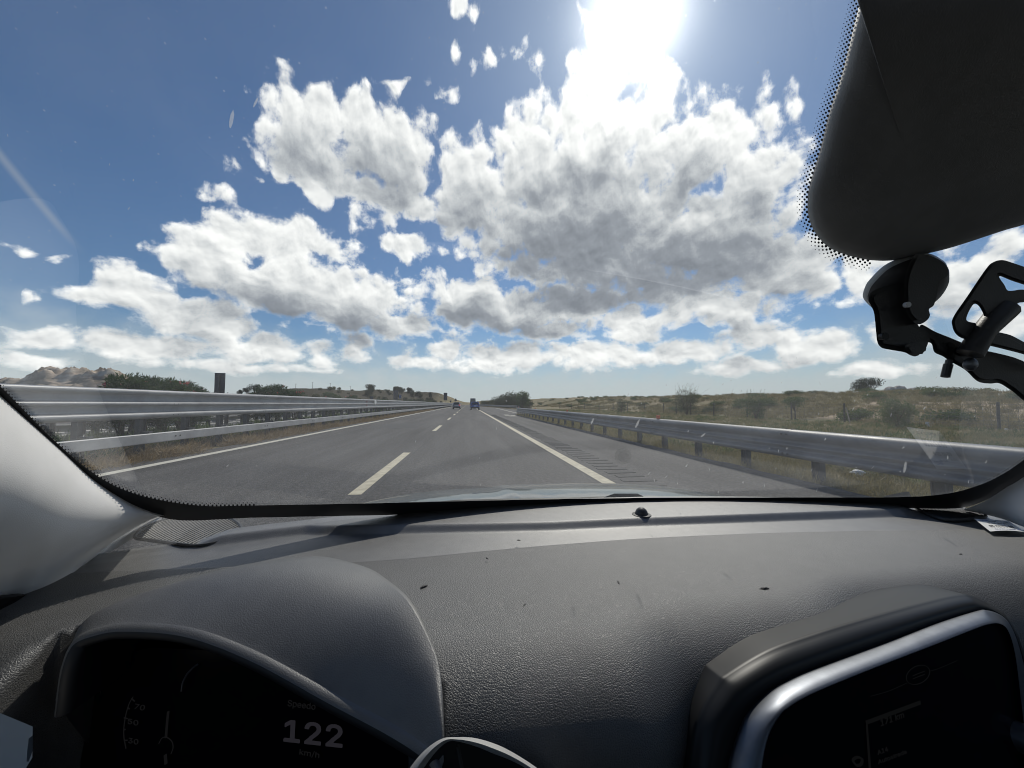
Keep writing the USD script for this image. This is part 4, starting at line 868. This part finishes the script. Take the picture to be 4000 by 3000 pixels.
# sun sensor dome
p = at_z(2506, 2012, 1.0515)
prof = [(0, .0135), (.0047, .0126), (.0083, .0098), (.0104, .0060), (.0109, .0034), (.0112, .0022), (.0160, .0016), (.0169, .0003), (.0163, -.002)]
sd_ = trimesh.creation.revolve([(a, b) for a, b in prof], sections=40); sd_.apply_translation(p)
part(car, 'sun_sensor', sd_, M['soft_black'], smooth=40)
# loudspeaker grilles
def grille(pts, z, nr, lean):
    c = curve_on_z(pts, z)[:, :2]; c = smooth_line(c, 70, closed=True); pg = Polygon(c)
    base = slab(pg, .0015); base.apply_translation([0, 0, z - .0035])
    g = part(car, 'speaker_grille', base, M['black'], smooth=False)
    part(g, 'rim', tube(np.c_[c, np.full(len(c), z - .0005)], .0026, 6, close=True), M['soft_black'])
    x0, y0, x1, y1 = pg.bounds; ribs = []
    for x in np.linspace(x0 - .05, x1 + .05, nr):
        ln = LineString([(x, y0 - .02), (x + lean, y1 + .02)]).intersection(pg.buffer(-.003))
        for s in getattr(ln, 'geoms', [ln]):
            if s.length > .004: (ax, ay), (bx, by_) = s.coords[0], s.coords[-1]; ribs.append(tube([(ax, ay, z - .001), ((ax + bx) / 2, (ay + by_) / 2, z), (bx, by_, z - .001)], .0009, 4))
    part(g, 'ribs', join(ribs), M['soft_black'], smooth=False, kind='stuff')
grille([(526, 2095), (570, 2060), (629, 2035), (678, 2023), (780, 2022), (890, 2024), (925, 2038), (944, 2060), (940, 2083), (903, 2103), (840, 2120), (770, 2130), (705, 2125), (651, 2117), (575, 2107)], 1.0445, 44, .006)
grille([(3578, 1979), (3640, 1974), (3710, 1976), (3790, 1992), (3850, 2014), (3800, 2025), (3735, 2030), (3680, 2026), (3620, 2005)], 1.0445, 40, .03)

# --- instrument hood
NEAR = [((225, 2780), .352), ((250, 2600), .356), ((300, 2490), .362), ((400, 2445), .365), ((520, 2430), .365), ((750, 2450), .355), ((1000, 2540), .340), ((1300, 2700), .315), ((1550, 2832), .287), ((1685, 2930), .262), ((1727, 2995), .253)]
FARC = [((215, 2740), .360), ((262, 2560), .372), ((335, 2440), .392), ((480, 2370), .415), ((700, 2290), .445), ((1000, 2200), .475), ((1230, 2172), .470), ((1420, 2212), .440), ((1520, 2270), .405), ((1608, 2352), .360), ((1692, 2523), .318), ((1722, 2644), .295), ((1734, 2807), .273), ((1730, 2990), .256)]
N3 = smooth_line([at_y(*p, y) for p, y in NEAR], 90); F3 = smooth_line([at_y(*p, y) for p, y in FARC], 90)
rows = []
for t in np.linspace(0, 1, 24):
    bul = .012 * math.sin(math.pi * t) * np.sin(np.linspace(.25, 1, 90) * np.pi * .9)[:, None]
    rows.append(F3 + (N3 - F3) * t + bul * np.array([.25, 0, 1.0]))
tang = np.gradient(N3, axis=0); tang /= np.linalg.norm(tang, axis=1, keepdims=True)
inw = np.cross(tang, [0.1, -1, .1]); inw /= np.linalg.norm(inw, axis=1, keepdims=True)
if inw[45][2] > 0: inw = -inw
lip = [N3 + np.array([.08, -1, 0]) * .007 * math.sin(an) + inw * .006 * (1 - math.cos(an)) for an in np.linspace(.12, np.pi, 12)]
rows += lip[:5]
rows.insert(0, F3 + [0, .03, -.06])
ih = part(car, 'instrument_hood', sheet(np.array(rows)), M['hood_plastic'], smooth=40)
part(ih, 'hood_lining', sheet(np.array(lip[4:] + [N3 + np.array([0, dy, 0]) + inw * di for dy, di in ((.002, .0122), (.012, .013), (.03, .015), (.055, .017))])), M['black'], smooth=40)
# instrument panel inside the hood, turned a little to the right
ex = np.array([1, -.22, 0]) / math.hypot(1, .22); nz = np.cross([0, 0, 1], ex); ez = np.array([0, 0, 1.]) + nz * .18; ez /= np.linalg.norm(ez); ny = np.cross(ex, ez)  # ny: away from the seats or towards
if ny[1] > 0: ny = -ny
IO = at_y(500, 2800, .388)
def on_panel(px, py, off=.0): return at_plane(px, py, IO + ny * off, ny)
c4 = [on_panel(*q) for q in ((330, 2640), (390, 2560), (600, 2530), (800, 2540), (1050, 2630), (1350, 2780), (1580, 2905), (1690, 3300), (300, 3300))]
pn = part(car, 'instrument_panel', trimesh.Trimesh(c4, [[8, i, i + 1] for i in range(7)]), M['screen'], smooth=False)
def lettering(s, p0, p1, h, off, mat, name, bold=False, plane=on_panel, nrm=None):
    """lettering whose base line runs from p0 to p1 and whose height reaches h"""
    a, b, c = plane(*p0, off), plane(*p1, off), plane(*h, off)
    m = meshkit.text_mesh(s, 1.0, .0005, bold); w = m.bounds[1][0] - m.bounds[0][0]
    m.apply_translation([-m.bounds[0][0], 0, 0])
    e1 = (b - a) / w; e2 = c - a
    nn = np.cross(e1, e2); nn /= np.linalg.norm(nn)
    return mapped(m, a, e1, e2, nn)
part(pn, 'speed_digits', lettering('122', (1108, 2893), (1338, 2918), (1112, 2812), .002, None, '', True), M['digits'], smooth=False)
part(pn, 'speed_unit', lettering('km/h', (1170, 2946), (1247, 2960), (1172, 2925), .002, None, ''), M['digits_faint'], smooth=False)
part(pn, 'speed_title', lettering('Speedo', (1124, 2757), (1232, 2772), (1126, 2733), .002, None, ''), M['digits_faint'], smooth=False)
for s, p0, p1, hh in (('70', (525, 2768), (564, 2775), (530, 2748)), ('50', (500, 2826), (540, 2834), (502, 2806)), ('30', (502, 2901), (540, 2908), (504, 2881))):
    part(pn, 'gauge_number', lettering(s, p0, p1, hh, .002, None, ''), M['digits_faint'], smooth=False)
def wire_on(pts, r, plane, off): return tube(smooth_line([plane(*q, off) for q in pts], 24), r, 5)
part(pn, 'gauge_scale', join([wire_on([(520, 2722), (505, 2748), (492, 2790), (484, 2840), (484, 2880), (492, 2925)], .0004, on_panel, .002)] + [wire_on([p, q], .0005, on_panel, .002) for p, q in (((513, 2728), (526, 2740)), ((484, 2803), (498, 2808)), ((486, 2892), (498, 2892)), ((500, 2765), (506, 2770)), ((484, 2850), (490, 2850)))]), M['digits_faint'])
part(pn, 'needle', join([wire_on([(657, 2779), (652, 2830), (648, 2882)], .0009, on_panel, .003), wire_on([(645, 2948), (648, 2985)], .0011, on_panel, .003)]), M['digits_faint'])
part(pn, 'needle_hub', wire_on([(620, 2905), (632, 2884), (650, 2880), (670, 2895), (676, 2920), (668, 2945)], .0004, on_panel, .003), M['digits_faint'])
part(pn, 'gauge_ring', wire_on([(710, 2700), (714, 2668), (730, 2635), (752, 2610), (776, 2592)], .0008, on_panel, .004), M['chrome'])

# --- centre screen
TL, TR = at_y(2990, 2720, .262), at_y(3850, 2440, .300)
sx = TR - TL; sx[2] = 0; sx /= np.linalg.norm(sx); sup = np.array([0, .22, 1.0]); sup -= sx * np.dot(sup, sx); sup /= np.linalg.norm(sup); sn = np.cross(sx, sup)
if sn[1] > 0: sn = -sn
def on_scr(px, py, off=0.0): return at_plane(px, py, TL + sn * off, sn)
INNER = [(2960, 3350), (2966, 3150), (2978, 3000), (3002, 2878), (3042, 2803), (3083, 2763), (3178, 2709), (3382, 2624), (3653, 2519), (3790, 2465), (3856, 2441), (3904, 2437), (3938, 2464), (3965, 2553), (3985, 2709), (4005, 2900), (4020, 3150), (4020, 3350)]
OUTER = [(2828, 3350), (2832, 3150), (2842, 3000), (2880, 2865), (2920, 2783), (3002, 2702), (3076, 2658), (3178, 2614), (3449, 2515), (3653, 2437), (3809, 2388), (3856, 2384), (3910, 2403), (3948, 2444), (3985, 2540), (4020, 2700), (4055, 2950), (4070, 3350)]
HOUSE = [(2655, 3350), (2668, 3150), (2685, 3000), (2717, 2810), (2798, 2668), (2839, 2627), (2995, 2536), (3178, 2471), (3348, 2420), (3585, 2356), (3734, 2323), (3809, 2332), (3890, 2376), (3935, 2412), (3990, 2500), (4040, 2660), (4085, 2950), (4100, 3350)]
res = lambda c: (lambda q: q)(smooth_line(c, 170))
ci, co, ch = res(INNER), res(OUTER), res(HOUSE)
cs = part(car, 'centre_screen', trimesh.Trimesh(np.array([on_scr(*p, -.004) for p in ci] + [on_scr(*ci.mean(0), -.004)]), [[i, i + 1, len(ci)] for i in range(len(ci) - 1)] + [[len(ci) - 1, 0, len(ci)]], process=False), M['screen'], smooth=False)
part(cs, 'chrome_frame', sheet(np.array([[on_scr(*p, -.006) for p in ci], [on_scr(*(p * .97 + q * .03), .0) for p, q in zip(ci, co)], [on_scr(*(p * .80 + q * .20), -.0012) for p, q in zip(ci, co)],
    [on_scr(*(p * .45 + q * .55), -.0065) for p, q in zip(ci, co)], [on_scr(*(p * .12 + q * .88), -.0135) for p, q in zip(ci, co)], [on_scr(*q, -.017) for q in co], [on_scr(*q, -.026) for q in co]])), M['chrome'], smooth=25)
hr = [[on_scr(*q, -.019) for q in co]]
for t in np.linspace(.06, 1, 10): hr.append([on_scr(*(p + (q - p) * t), -.019 + .003 * math.sin(math.pi * min(1, t * 1.1)) - .014 * t ** 1.5) for p, q in zip(co, ch)])
hr.append([np.asarray(v) + [0, .10, -.02] for v in hr[-1]])
part(cs, 'housing', sheet(np.array(hr)), M['gloss_black'], smooth=60)
part(cs, 'emblem', join([wire_on([(3540 + 46 + 46 * math.cos(a), 2636 + 36 * math.sin(a) - 12 * math.cos(a)) for a in np.linspace(0, 6.28, 16)], .0003, on_scr, -.003), wire_on([(3566, 2640), (3590, 2630), (3612, 2622)], .0003, on_scr, -.003), wire_on([(3566, 2652), (3590, 2642), (3612, 2634)], .0003, on_scr, -.003),
    wire_on([(3400, 2720), (3470, 2700), (3543, 2668)], .0002, on_scr, -.003), wire_on([(3632, 2622), (3670, 2610), (3740, 2580)], .0002, on_scr, -.003)]), M['menu_faint'])
pgm = lambda pts: trimesh.Trimesh([on_scr(*q, -.003) for q in pts], [[0, 1, 2], [0, 2, 3]], process=False)
part(cs, 'menu_card', join([pgm([(3380, 2815), (3595, 2735), (3598, 2752), (3384, 2832)]), pgm([(3382, 2832), (3390, 2829), (3404, 3010), (3394, 3014)])]), M['menu_faint'], smooth=False)
part(cs, 'menu_text', join([lettering('171 km', (3440, 2836), (3530, 2802), (3438, 2812), -.003, None, '', plane=on_scr), lettering('A14', (3428, 2948), (3468, 2933), (3426, 2930), -.003, None, '', plane=on_scr), lettering('Autostrada', (3430, 2984), (3540, 2942), (3428, 2968), -.003, None, '', plane=on_scr)]), M['menu_faint'], smooth=False)
part(cs, 'pin_icon', wire_on([(3345, 2990 - 0), (3332, 2970), (3350, 2958), (3368, 2966), (3362, 2986), (3345, 2990)], .0009, on_scr, -.003), M['menu_faint'])
k0 = on_scr(4012, 2890, 0); kb = cyl(.012, .012, n=30)
part(cs, 'knob', mapped(kb, k0, sx, sup, sn), M['chrome'], smooth=40)
# --- round air vent with silver rim, low between hood and screen
VO = [(1560, 3060), (1640, 2950), (1720, 2888), (1790, 2879), (1860, 2884), (1940, 2908), (2010, 2943), (2098, 3000), (2170, 3060), (2220, 3140)]
VI = [(1600, 3090), (1680, 2965), (1745, 2900), (1800, 2899), (1870, 2920), (1930, 2945), (1990, 2968), (2055, 3003), (2110, 3060), (2150, 3140)]
vo, vi = smooth_line(VO, 50), smooth_line(VI, 50)
YV = .236
vr = np.array([[at_y(*p, YV + .014) for p in vo], [at_y(*p, YV) for p in vo], [at_y(*(p * .5 + q * .5), YV - .004) for p, q in zip(vo, vi)], [at_y(*q, YV) for q in vi], [at_y(*q, YV + .01) for q in vi]])
av = part(car, 'air_vent', sheet(vr), M['satin'], smooth=50)
part(av, 'vane', tube([at_y(1788, 2912, YV + .006), at_y(1806, 3010, YV + .006)], .0012, 6), M['soft_black'])
part(av, 'throat', sheet(np.array([[at_y(*q, YV + .02) for q in vi], [at_y(*(q + [0, 400]), YV + .02) for q in vi]])), M['black'])

# --- pillars
GE = smooth_line([(-600, 1010), (-400, 1198), (-200, 1372), (0, 1553), (226, 1756), (362, 1878), (493, 1962), (590, 2003), (640, 2016)], 80)
BE = smooth_line([(-1500, 2900), (-900, 2750), (-450, 2520), (-200, 2400), (0, 2335), (120, 2302), (240, 2250), (450, 2120), (632, 2014)], 80)
G3 = np.array([on_ws(*p, .010) for p in GE]); B3 = np.array([at_z(*p, 1.040) for p in BE]); B0 = B3.copy(); B3 = B3 + (EYE - B3) * np.linspace(.14, .0, 80)[:, None]
rows = []
for t in np.linspace(0, 1, 20):
    q = G3 + (B3 - G3) * t
    rows.append(q + (EYE - q) * (.20 * math.sin(math.pi * t ** .75) * np.linspace(1, .12, 80))[:, None])
rows.insert(0, G3 + [-.01, .015, -.002]); rows.append(B0 - [0, 0, .01])
part(car, 'left_pillar', sheet(np.array(rows)), M['trim_light'], smooth=True)
GR = smooth_line([(4700, 1150), (4450, 1420), (4200, 1700), (4010, 1855), (3930, 1905), (3860, 1950), (3800, 1978), (3765, 1990)], 60)
BR = smooth_line([(5600, 2500), (5000, 2330), (4500, 2190), (4150, 2105), (4010, 2062), (3930, 2032), (3850, 2010), (3770, 1994)], 60)
G3 = np.array([on_ws(*p, .010) for p in GR]); B3 = np.array([at_z(*p, 1.046) for p in BR])
part(car, 'right_pillar', sheet(np.array([G3 + (B3 - G3) * t + np.array([-.9, -.4, .1]) * (.02 * math.sin(math.pi * t) * np.linspace(1, .1, 60))[:, None] for t in np.linspace(0, 1, 14)])), M['trim_light'], smooth=True)
# --- the rest of the cabin that closes it against the daylight
roof = np.array([[(x, y, 1.555 - .05 * ((x - XC) / .8) ** 2 - (.06 * max(0, (y - .05) / .1) if y > .05 else 0)) for x in np.linspace(-.62, 1.16, 20)] for y in (.11, .05, -.3, -.8, -1.4, -1.9)])
part(car, 'roof_lining', sheet(roof), M['headliner'], smooth=True)
for nm, s, x in (('left_door', -1, -.70), ('right_door', 1, 1.24)):
    d = join([box(.05, 2.6, .75, (x, -.7, .67)), box(.06, .14, .60, (x + .02 * -s, -.62, 1.28)), box(.06, .2, .60, (x, -1.75, 1.28)), box(.06, 2.2, .05, (x - .05 * s, -.8, 1.52))])
    part(car, nm, d, M['soft_black'], smooth=False)
part(car, 'floor_pan', box(1.9, 3.2, .04, (.27, -.45, .34)), M['seat_cloth'], smooth=False)
part(car, 'firewall', box(1.9, .04, .66, (.27, .62, .68)), M['black'], smooth=False)
part(car, 'rear_bulkhead', box(1.9, .05, .85, (.27, -1.95, .75)), M['seat_cloth'], smooth=False)
for x in (-.13, .67):
    st = part(car, 'seat', rbox(.5, .16, .62, .07, (x, -.62, .92)), M['seat_cloth'])
    part(st, 'headrest', rbox(.26, .1, .18, .045, (x, -.68, 1.33)), M['seat_cloth']); part(st, 'cushion', rbox(.5, .5, .16, .06, (x, -.32, .58)), M['seat_cloth'])
# door trim seen low at the left edge
dt_ = [at_depth(*p, .25) for p in ((-200, 2760), (0, 2785), (128, 2838), (126, 2960), (95, 3010), (-200, 3080))]
part(car, 'door_trim', trimesh.Trimesh(dt_, [[0, 1, 5], [1, 2, 3], [1, 3, 4], [1, 4, 5]]), M['trim_light'], smooth=False)
part(car, 'door_trim_edge', sheet(np.array([[at_depth(128, 2872, .246), at_depth(128, 2930, .246), at_depth(112, 2975, .246)], [at_depth(112, 2885, .248), at_depth(106, 2935, .248), at_depth(104, 2975, .248)]])), M['chrome'], smooth=True)
part(car, 'side_vent', hullm([at_depth(*p, .36) for p in ((-150, 2340), (0, 2325), (70, 2318), (105, 2322), (60, 2352), (0, 2382), (-150, 2440))] + [at_depth(*p, .355) for p in ((0, 2340), (60, 2330), (0, 2370))]), M['black'], smooth=30)
# --- bonnet, cowl and wipers outside
bx, by2 = np.meshgrid(np.linspace(-.62, 1.16, 90), np.linspace(.86, 1.85, 60), indexing='ij')
bz = .972 - .17 * np.clip(by2 - .92, 0, 1) ** 2 - .09 * ((bx - XC) / .85) ** 4 + .008 * s01(.10, .14, bx) * s01(1.0, .9, bx) - .03 * ((bx - XC)) ** 2
part(car, 'bonnet', sheet(np.stack([bx, by2, bz], -1)), M['bonnet'], smooth=True)
cwx, cwt = np.meshgrid(np.linspace(-.6, 1.12, 50), np.linspace(0, 1, 8), indexing='ij')
part(car, 'scuttle', sheet(np.stack([cwx, ws_y(cwx, 1.03) + .01 + (.93 - ws_y(cwx, 1.03)) * cwt, 1.012 - .06 * cwt + 0 * cwx], -1)), M['trim_black'], smooth=True)
wp = part(car, 'wiper_arm', tube(smooth_line([at_y(1560, 1972, .80), at_y(1900, 1962, .83), at_y(2200, 1956, .83), at_y(2420, 1950, .80)], 20), [.005] * 4 + [.007] * 16, 8), M['gloss_black'])
part(wp, 'pivot_cap', hullm([at_y(*p, .80) for p in ((2338, 1952), (2370, 1938), (2400, 1928), (2490, 1928), (2512, 1938), (2520, 1950))] + [at_y(*p, .84) for p in ((2350, 1950), (2400, 1930), (2490, 1930), (2515, 1948))]), M['soft_black'], smooth=30)
part(car, 'wiper_tip', hullm([at_y(*p, .68) for p in ((3440, 1946), (3460, 1936), (3540, 1920), (3552, 1921), (3560, 1942))] + [at_y(*p, .70) for p in ((3450, 1944), (3545, 1924), (3555, 1940))]), M['soft_black'], smooth=30)

# ------------------------------------------------------------------ loose things in the car
tk = thing('parking_ticket', 'white printed ticket lying face up at the right end of the dashboard', 'ticket')
TP = [at_z(px, py, 1.050) for px, py in ((3805, 2026), (3938, 2034), (4006, 2079), (3868, 2076))]
def on_tk(u, v, off): p = TP[0] * (1 - u) * (1 - v) + TP[1] * u * (1 - v) + TP[2] * u * v + TP[3] * (1 - u) * v; return p + np.array([0, 0, off + .002 * math.sin(3 * u) * v])
uu, vv = np.meshgrid(np.linspace(0, 1, 14), np.linspace(0, 1, 10), indexing='ij')
tm = np.array([[on_tk(u, v, 0) for u, v in zip(a, b)] for a, b in zip(uu, vv)])
M['paper'] = pmat('ticket_paper', (.74, .74, .72), rough=.8); M['ink'] = pmat('black_ink', (.06, .06, .065), rough=.8); M['ink_blue'] = pmat('blue_ink', (.05, .09, .32), rough=.8)
part(tk, 'sheet', sheet(tm), M['paper'], smooth=True)
def ink(s, u0, v0, u1, h, bold=False):        # reads from outside, so its head lies towards the seats
    m = meshkit.text_mesh(s, 1.0, .0002, bold); w = m.bounds[1][0] - m.bounds[0][0]; m.apply_translation([-m.bounds[0][0], 0, 0])
    a, b, c = on_tk(u0, v0, .0006), on_tk(u1, v0, .0006), on_tk(u0, v0 + h, .0006)
    return mapped(m, a, (b - a) / w, c - a, np.array([0, 0, 1.]))
part(tk, 'print_line', ink('88 12:22 20', .84, .56, .16, .17, True), M['ink'], smooth=False)
part(tk, 'print_line', ink('05 03 22 0', .80, .34, .24, .09), M['ink'], smooth=False)
part(tk, 'print_line', ink('PZG 0217', .33, .10, .08, .10, True), M['ink_blue'], smooth=False)
part(tk, 'print_line', join([ink('1045 02 77 0091', .55, .18, .30, .05), ink('200 1', .88, .22, .68, .05)]), M['ink'], smooth=False)
part(tk, 'print_line', join([ink('SOSTA 12 0 22', .78, .86, .2, .06), ink('0 22', .93, .88, .82, .05)]), M['ink_blue'], smooth=False)
for i, (px, py, l, lab) in enumerate([(2986, 2303, .006, 'largest dark flake lying on the dashboard pad above the screen'), (1655, 2295, .005, 'dark speck on the pad right of the instrument hood'), (2416, 2279, .004, 'dark speck on the pad left of the largest flake'), (1903, 2184, .003, 'tiny speck on the seam of the dashboard pad'), (2026, 2113, .003, 'tiny speck on the bright front strip of the dashboard'), (3753, 2168, .004, 'smudged speck on the pad below the ticket'), (2048, 2367, .003, 'speck in the middle of the dashboard pad')]):
    p = at_z(px, py, 1.0455); m = crumple(l * .85, l * .28, l * .22, i + 2, .6); solo('crumb', m, M['black'], lab, 'crumb', group='dark crumbs on the dashboard', loc=p + [0, 0, .001], rz=.7 * i)
# --- phone holder stuck to the glass
ph = thing('phone_holder', 'black phone holder with suction cup hanging from the windscreen under the sensor cover', 'phone holder')
Z7 = lambda pts: [(3200 + x / 2.074, 900 + y / 2.074) for x, y in pts]
def plate(pts, d, th, bev=.0025, tilt=0.0, holes=()):
    """a bevelled plate whose face looks back at the seats, at distance d"""
    o = at_depth(3700, 1350, d); axx = RGT * math.cos(tilt) + FWD * math.sin(tilt); nn = np.cross(axx, UPV); nn = nn if np.dot(nn, FWD) > 0 else -nn
    def to2(p): q = at_plane(*p, o, nn) - o; return (np.dot(q, axx), np.dot(q, UPV))
    sm_ = lambda c: smooth_line([to2(p) for p in c], max(24, 6 * len(c)), closed=True)
    pg = Polygon(sm_(pts), [sm_(h) for h in holes]).buffer(0)
    lay = []
    for sh, z0, z1 in ((pg.buffer(-bev), 0, bev), (pg, bev, th - bev), (pg.buffer(-bev), th - bev, th)):
        for g in getattr(sh, 'geoms', [sh]):
            m = slab(g, z1 - z0); m.apply_translation([0, 0, z0]); lay.append(m)
    cen = o + axx * pg.centroid.x + UPV * pg.centroid.y; nn = cen - EYE; nn /= np.linalg.norm(nn)
    return mapped(join(lay), o, axx, UPV, nn)
cup = [(3, 0), (30, 120), (60, 160)]
P_ = np.array([on_ws(*q, .004) for q in Z7([(362, 560), (372, 455), (430, 375), (525, 285), (640, 228), (760, 190), (880, 185), (960, 215), (1010, 270), (1000, 380), (900, 520), (700, 650), (500, 660)])])
cc = P_.mean(0); disc = smooth_line(P_, 60, closed=True); dn = ws_n(cc)
part(ph, 'suction_disc', sheet(np.array([np.vstack([disc, disc[:1]]), np.vstack([disc, disc[:1]]) + dn * .004, cc +  (np.vstack([disc, disc[:1]]) - cc) * .93 + dn * .007])), pmat('clear_grey_rubber', (.45, .47, .47), rough=.35), smooth=40)
part(ph, 'cup_dome', welded(sheet(np.array([cc + (np.vstack([disc, disc[:1]]) - cc) * f + dn * o_ for f, o_ in ((.97, .005), (.94, .009), (.82, .015), (.62, .018), (.4, .020), (.0, .021))]))), M['soft_black'], smooth=True)
part(ph, 'lever', plate(Z7([(770, 200), (880, 198), (965, 232), (1025, 275), (1050, 335), (1035, 372), (972, 412), (962, 480), (932, 602), (890, 640), (898, 690), (872, 732), (815, 762), (760, 740), (700, 640), (690, 400)]), .335, .022, .004), M['soft_black'])
part(ph, 'base', plate(Z7([(400, 560), (450, 480), (700, 420), (780, 560), (800, 760), (860, 800), (905, 900), (868, 915), (862, 975), (760, 1018), (690, 990), (560, 967), (500, 950), (468, 900), (455, 780), (440, 660)]), .345, .034, .005), M['soft_black'])
part(ph, 'base_pin', mapped(cyl(.0035, .004, n=14), at_depth(3200 + 520 / 2.074, 900 + 860 / 2.074, .344), RGT, UPV, FWD), M['gloss_black'])
part(ph, 'pin', mapped(cyl(.0025, .003, n=14), at_depth(3200 + 711 / 2.074, 900 + 603 / 2.074, .334), RGT, UPV, FWD), M['plate_white'])
part(ph, 'knob', plate(Z7([(700, 930), (868, 900), (872, 940), (860, 950), (866, 972), (848, 985), (838, 1000), (815, 1003), (800, 1015), (765, 1020), (730, 1000)]), .332, .03, .003), M['soft_black'])
part(ph, 'arm', plate(Z7([(818, 762), (940, 820), (1060, 868), (1180, 918), (1300, 960), (1700, 1090), (1720, 1400), (1560, 1300), (1460, 1240), (1380, 1242), (1280, 1222), (1180, 1130), (1060, 1062), (1000, 1020), (930, 985), (905, 915), (830, 880)]), .350, .026, .004), M['soft_black'])
for q in ([(1050, 905), (1100, 925), (1085, 960), (1040, 940)], [(1045, 955), (1085, 975), (1075, 1020), (1040, 1000)], [(1115, 945), (1180, 975), (1175, 1020), (1110, 990)], [(1100, 1010), (1165, 1040), (1165, 1085), (1098, 1055)]):
    part(ph, 'arm_rib', plate(Z7(q), .3485, .003, .0005), M['gloss_black'])
part(ph, 'cradle', plate(Z7([(1480, 238), (1560, 258), (1760, 330), (1900, 400), (1900, 1100), (1700, 1020), (1500, 965), (1200, 890), (1110, 845), (1076, 775), (1085, 700), (1200, 530), (1350, 310), (1410, 255)]), .338, .010, .003,
    holes=[Z7([(1458, 368), (1560, 405), (1720, 460), (1740, 490), (1640, 478), (1535, 488), (1500, 440)]), Z7([(1240, 605), (1285, 606), (1325, 670), (1336, 720), (1328, 772), (1260, 752), (1188, 722)]), Z7([(1760, 590), (1650, 582), (1595, 602), (1540, 690), (1420, 802), (1550, 850), (1760, 920)])]), M['soft_black'])
part(ph, 'cradle_post', tube([at_depth(*Z7([(1500, 640)])[0], .342), at_depth(*Z7([(1330, 820)])[0], .336), at_depth(*Z7([(1220, 1000)])[0], .338)], [.010, .008, .009], 12), M['soft_black'])
part(ph, 'screw_head', mapped(trimesh.creation.icosphere(2, .0062), at_depth(*Z7([(1225, 1085)])[0], .342), RGT, UPV, FWD * .6), M['chrome'])
s0, s1_ = at_depth(*Z7([(1055, 1050)])[0], .352), at_depth(*Z7([(1020, 1190)])[0], .352)
th_ = np.linspace(0, 1, 90); part(ph, 'thread', join([tube([s0, s1_], .0026, 10)] + [tube([s0 + (s1_ - s0) * t, s0 + (s1_ - s0) * (t + .03)], .0034, 10) for t in np.linspace(.25, .95, 13)]), M['steel_post'])
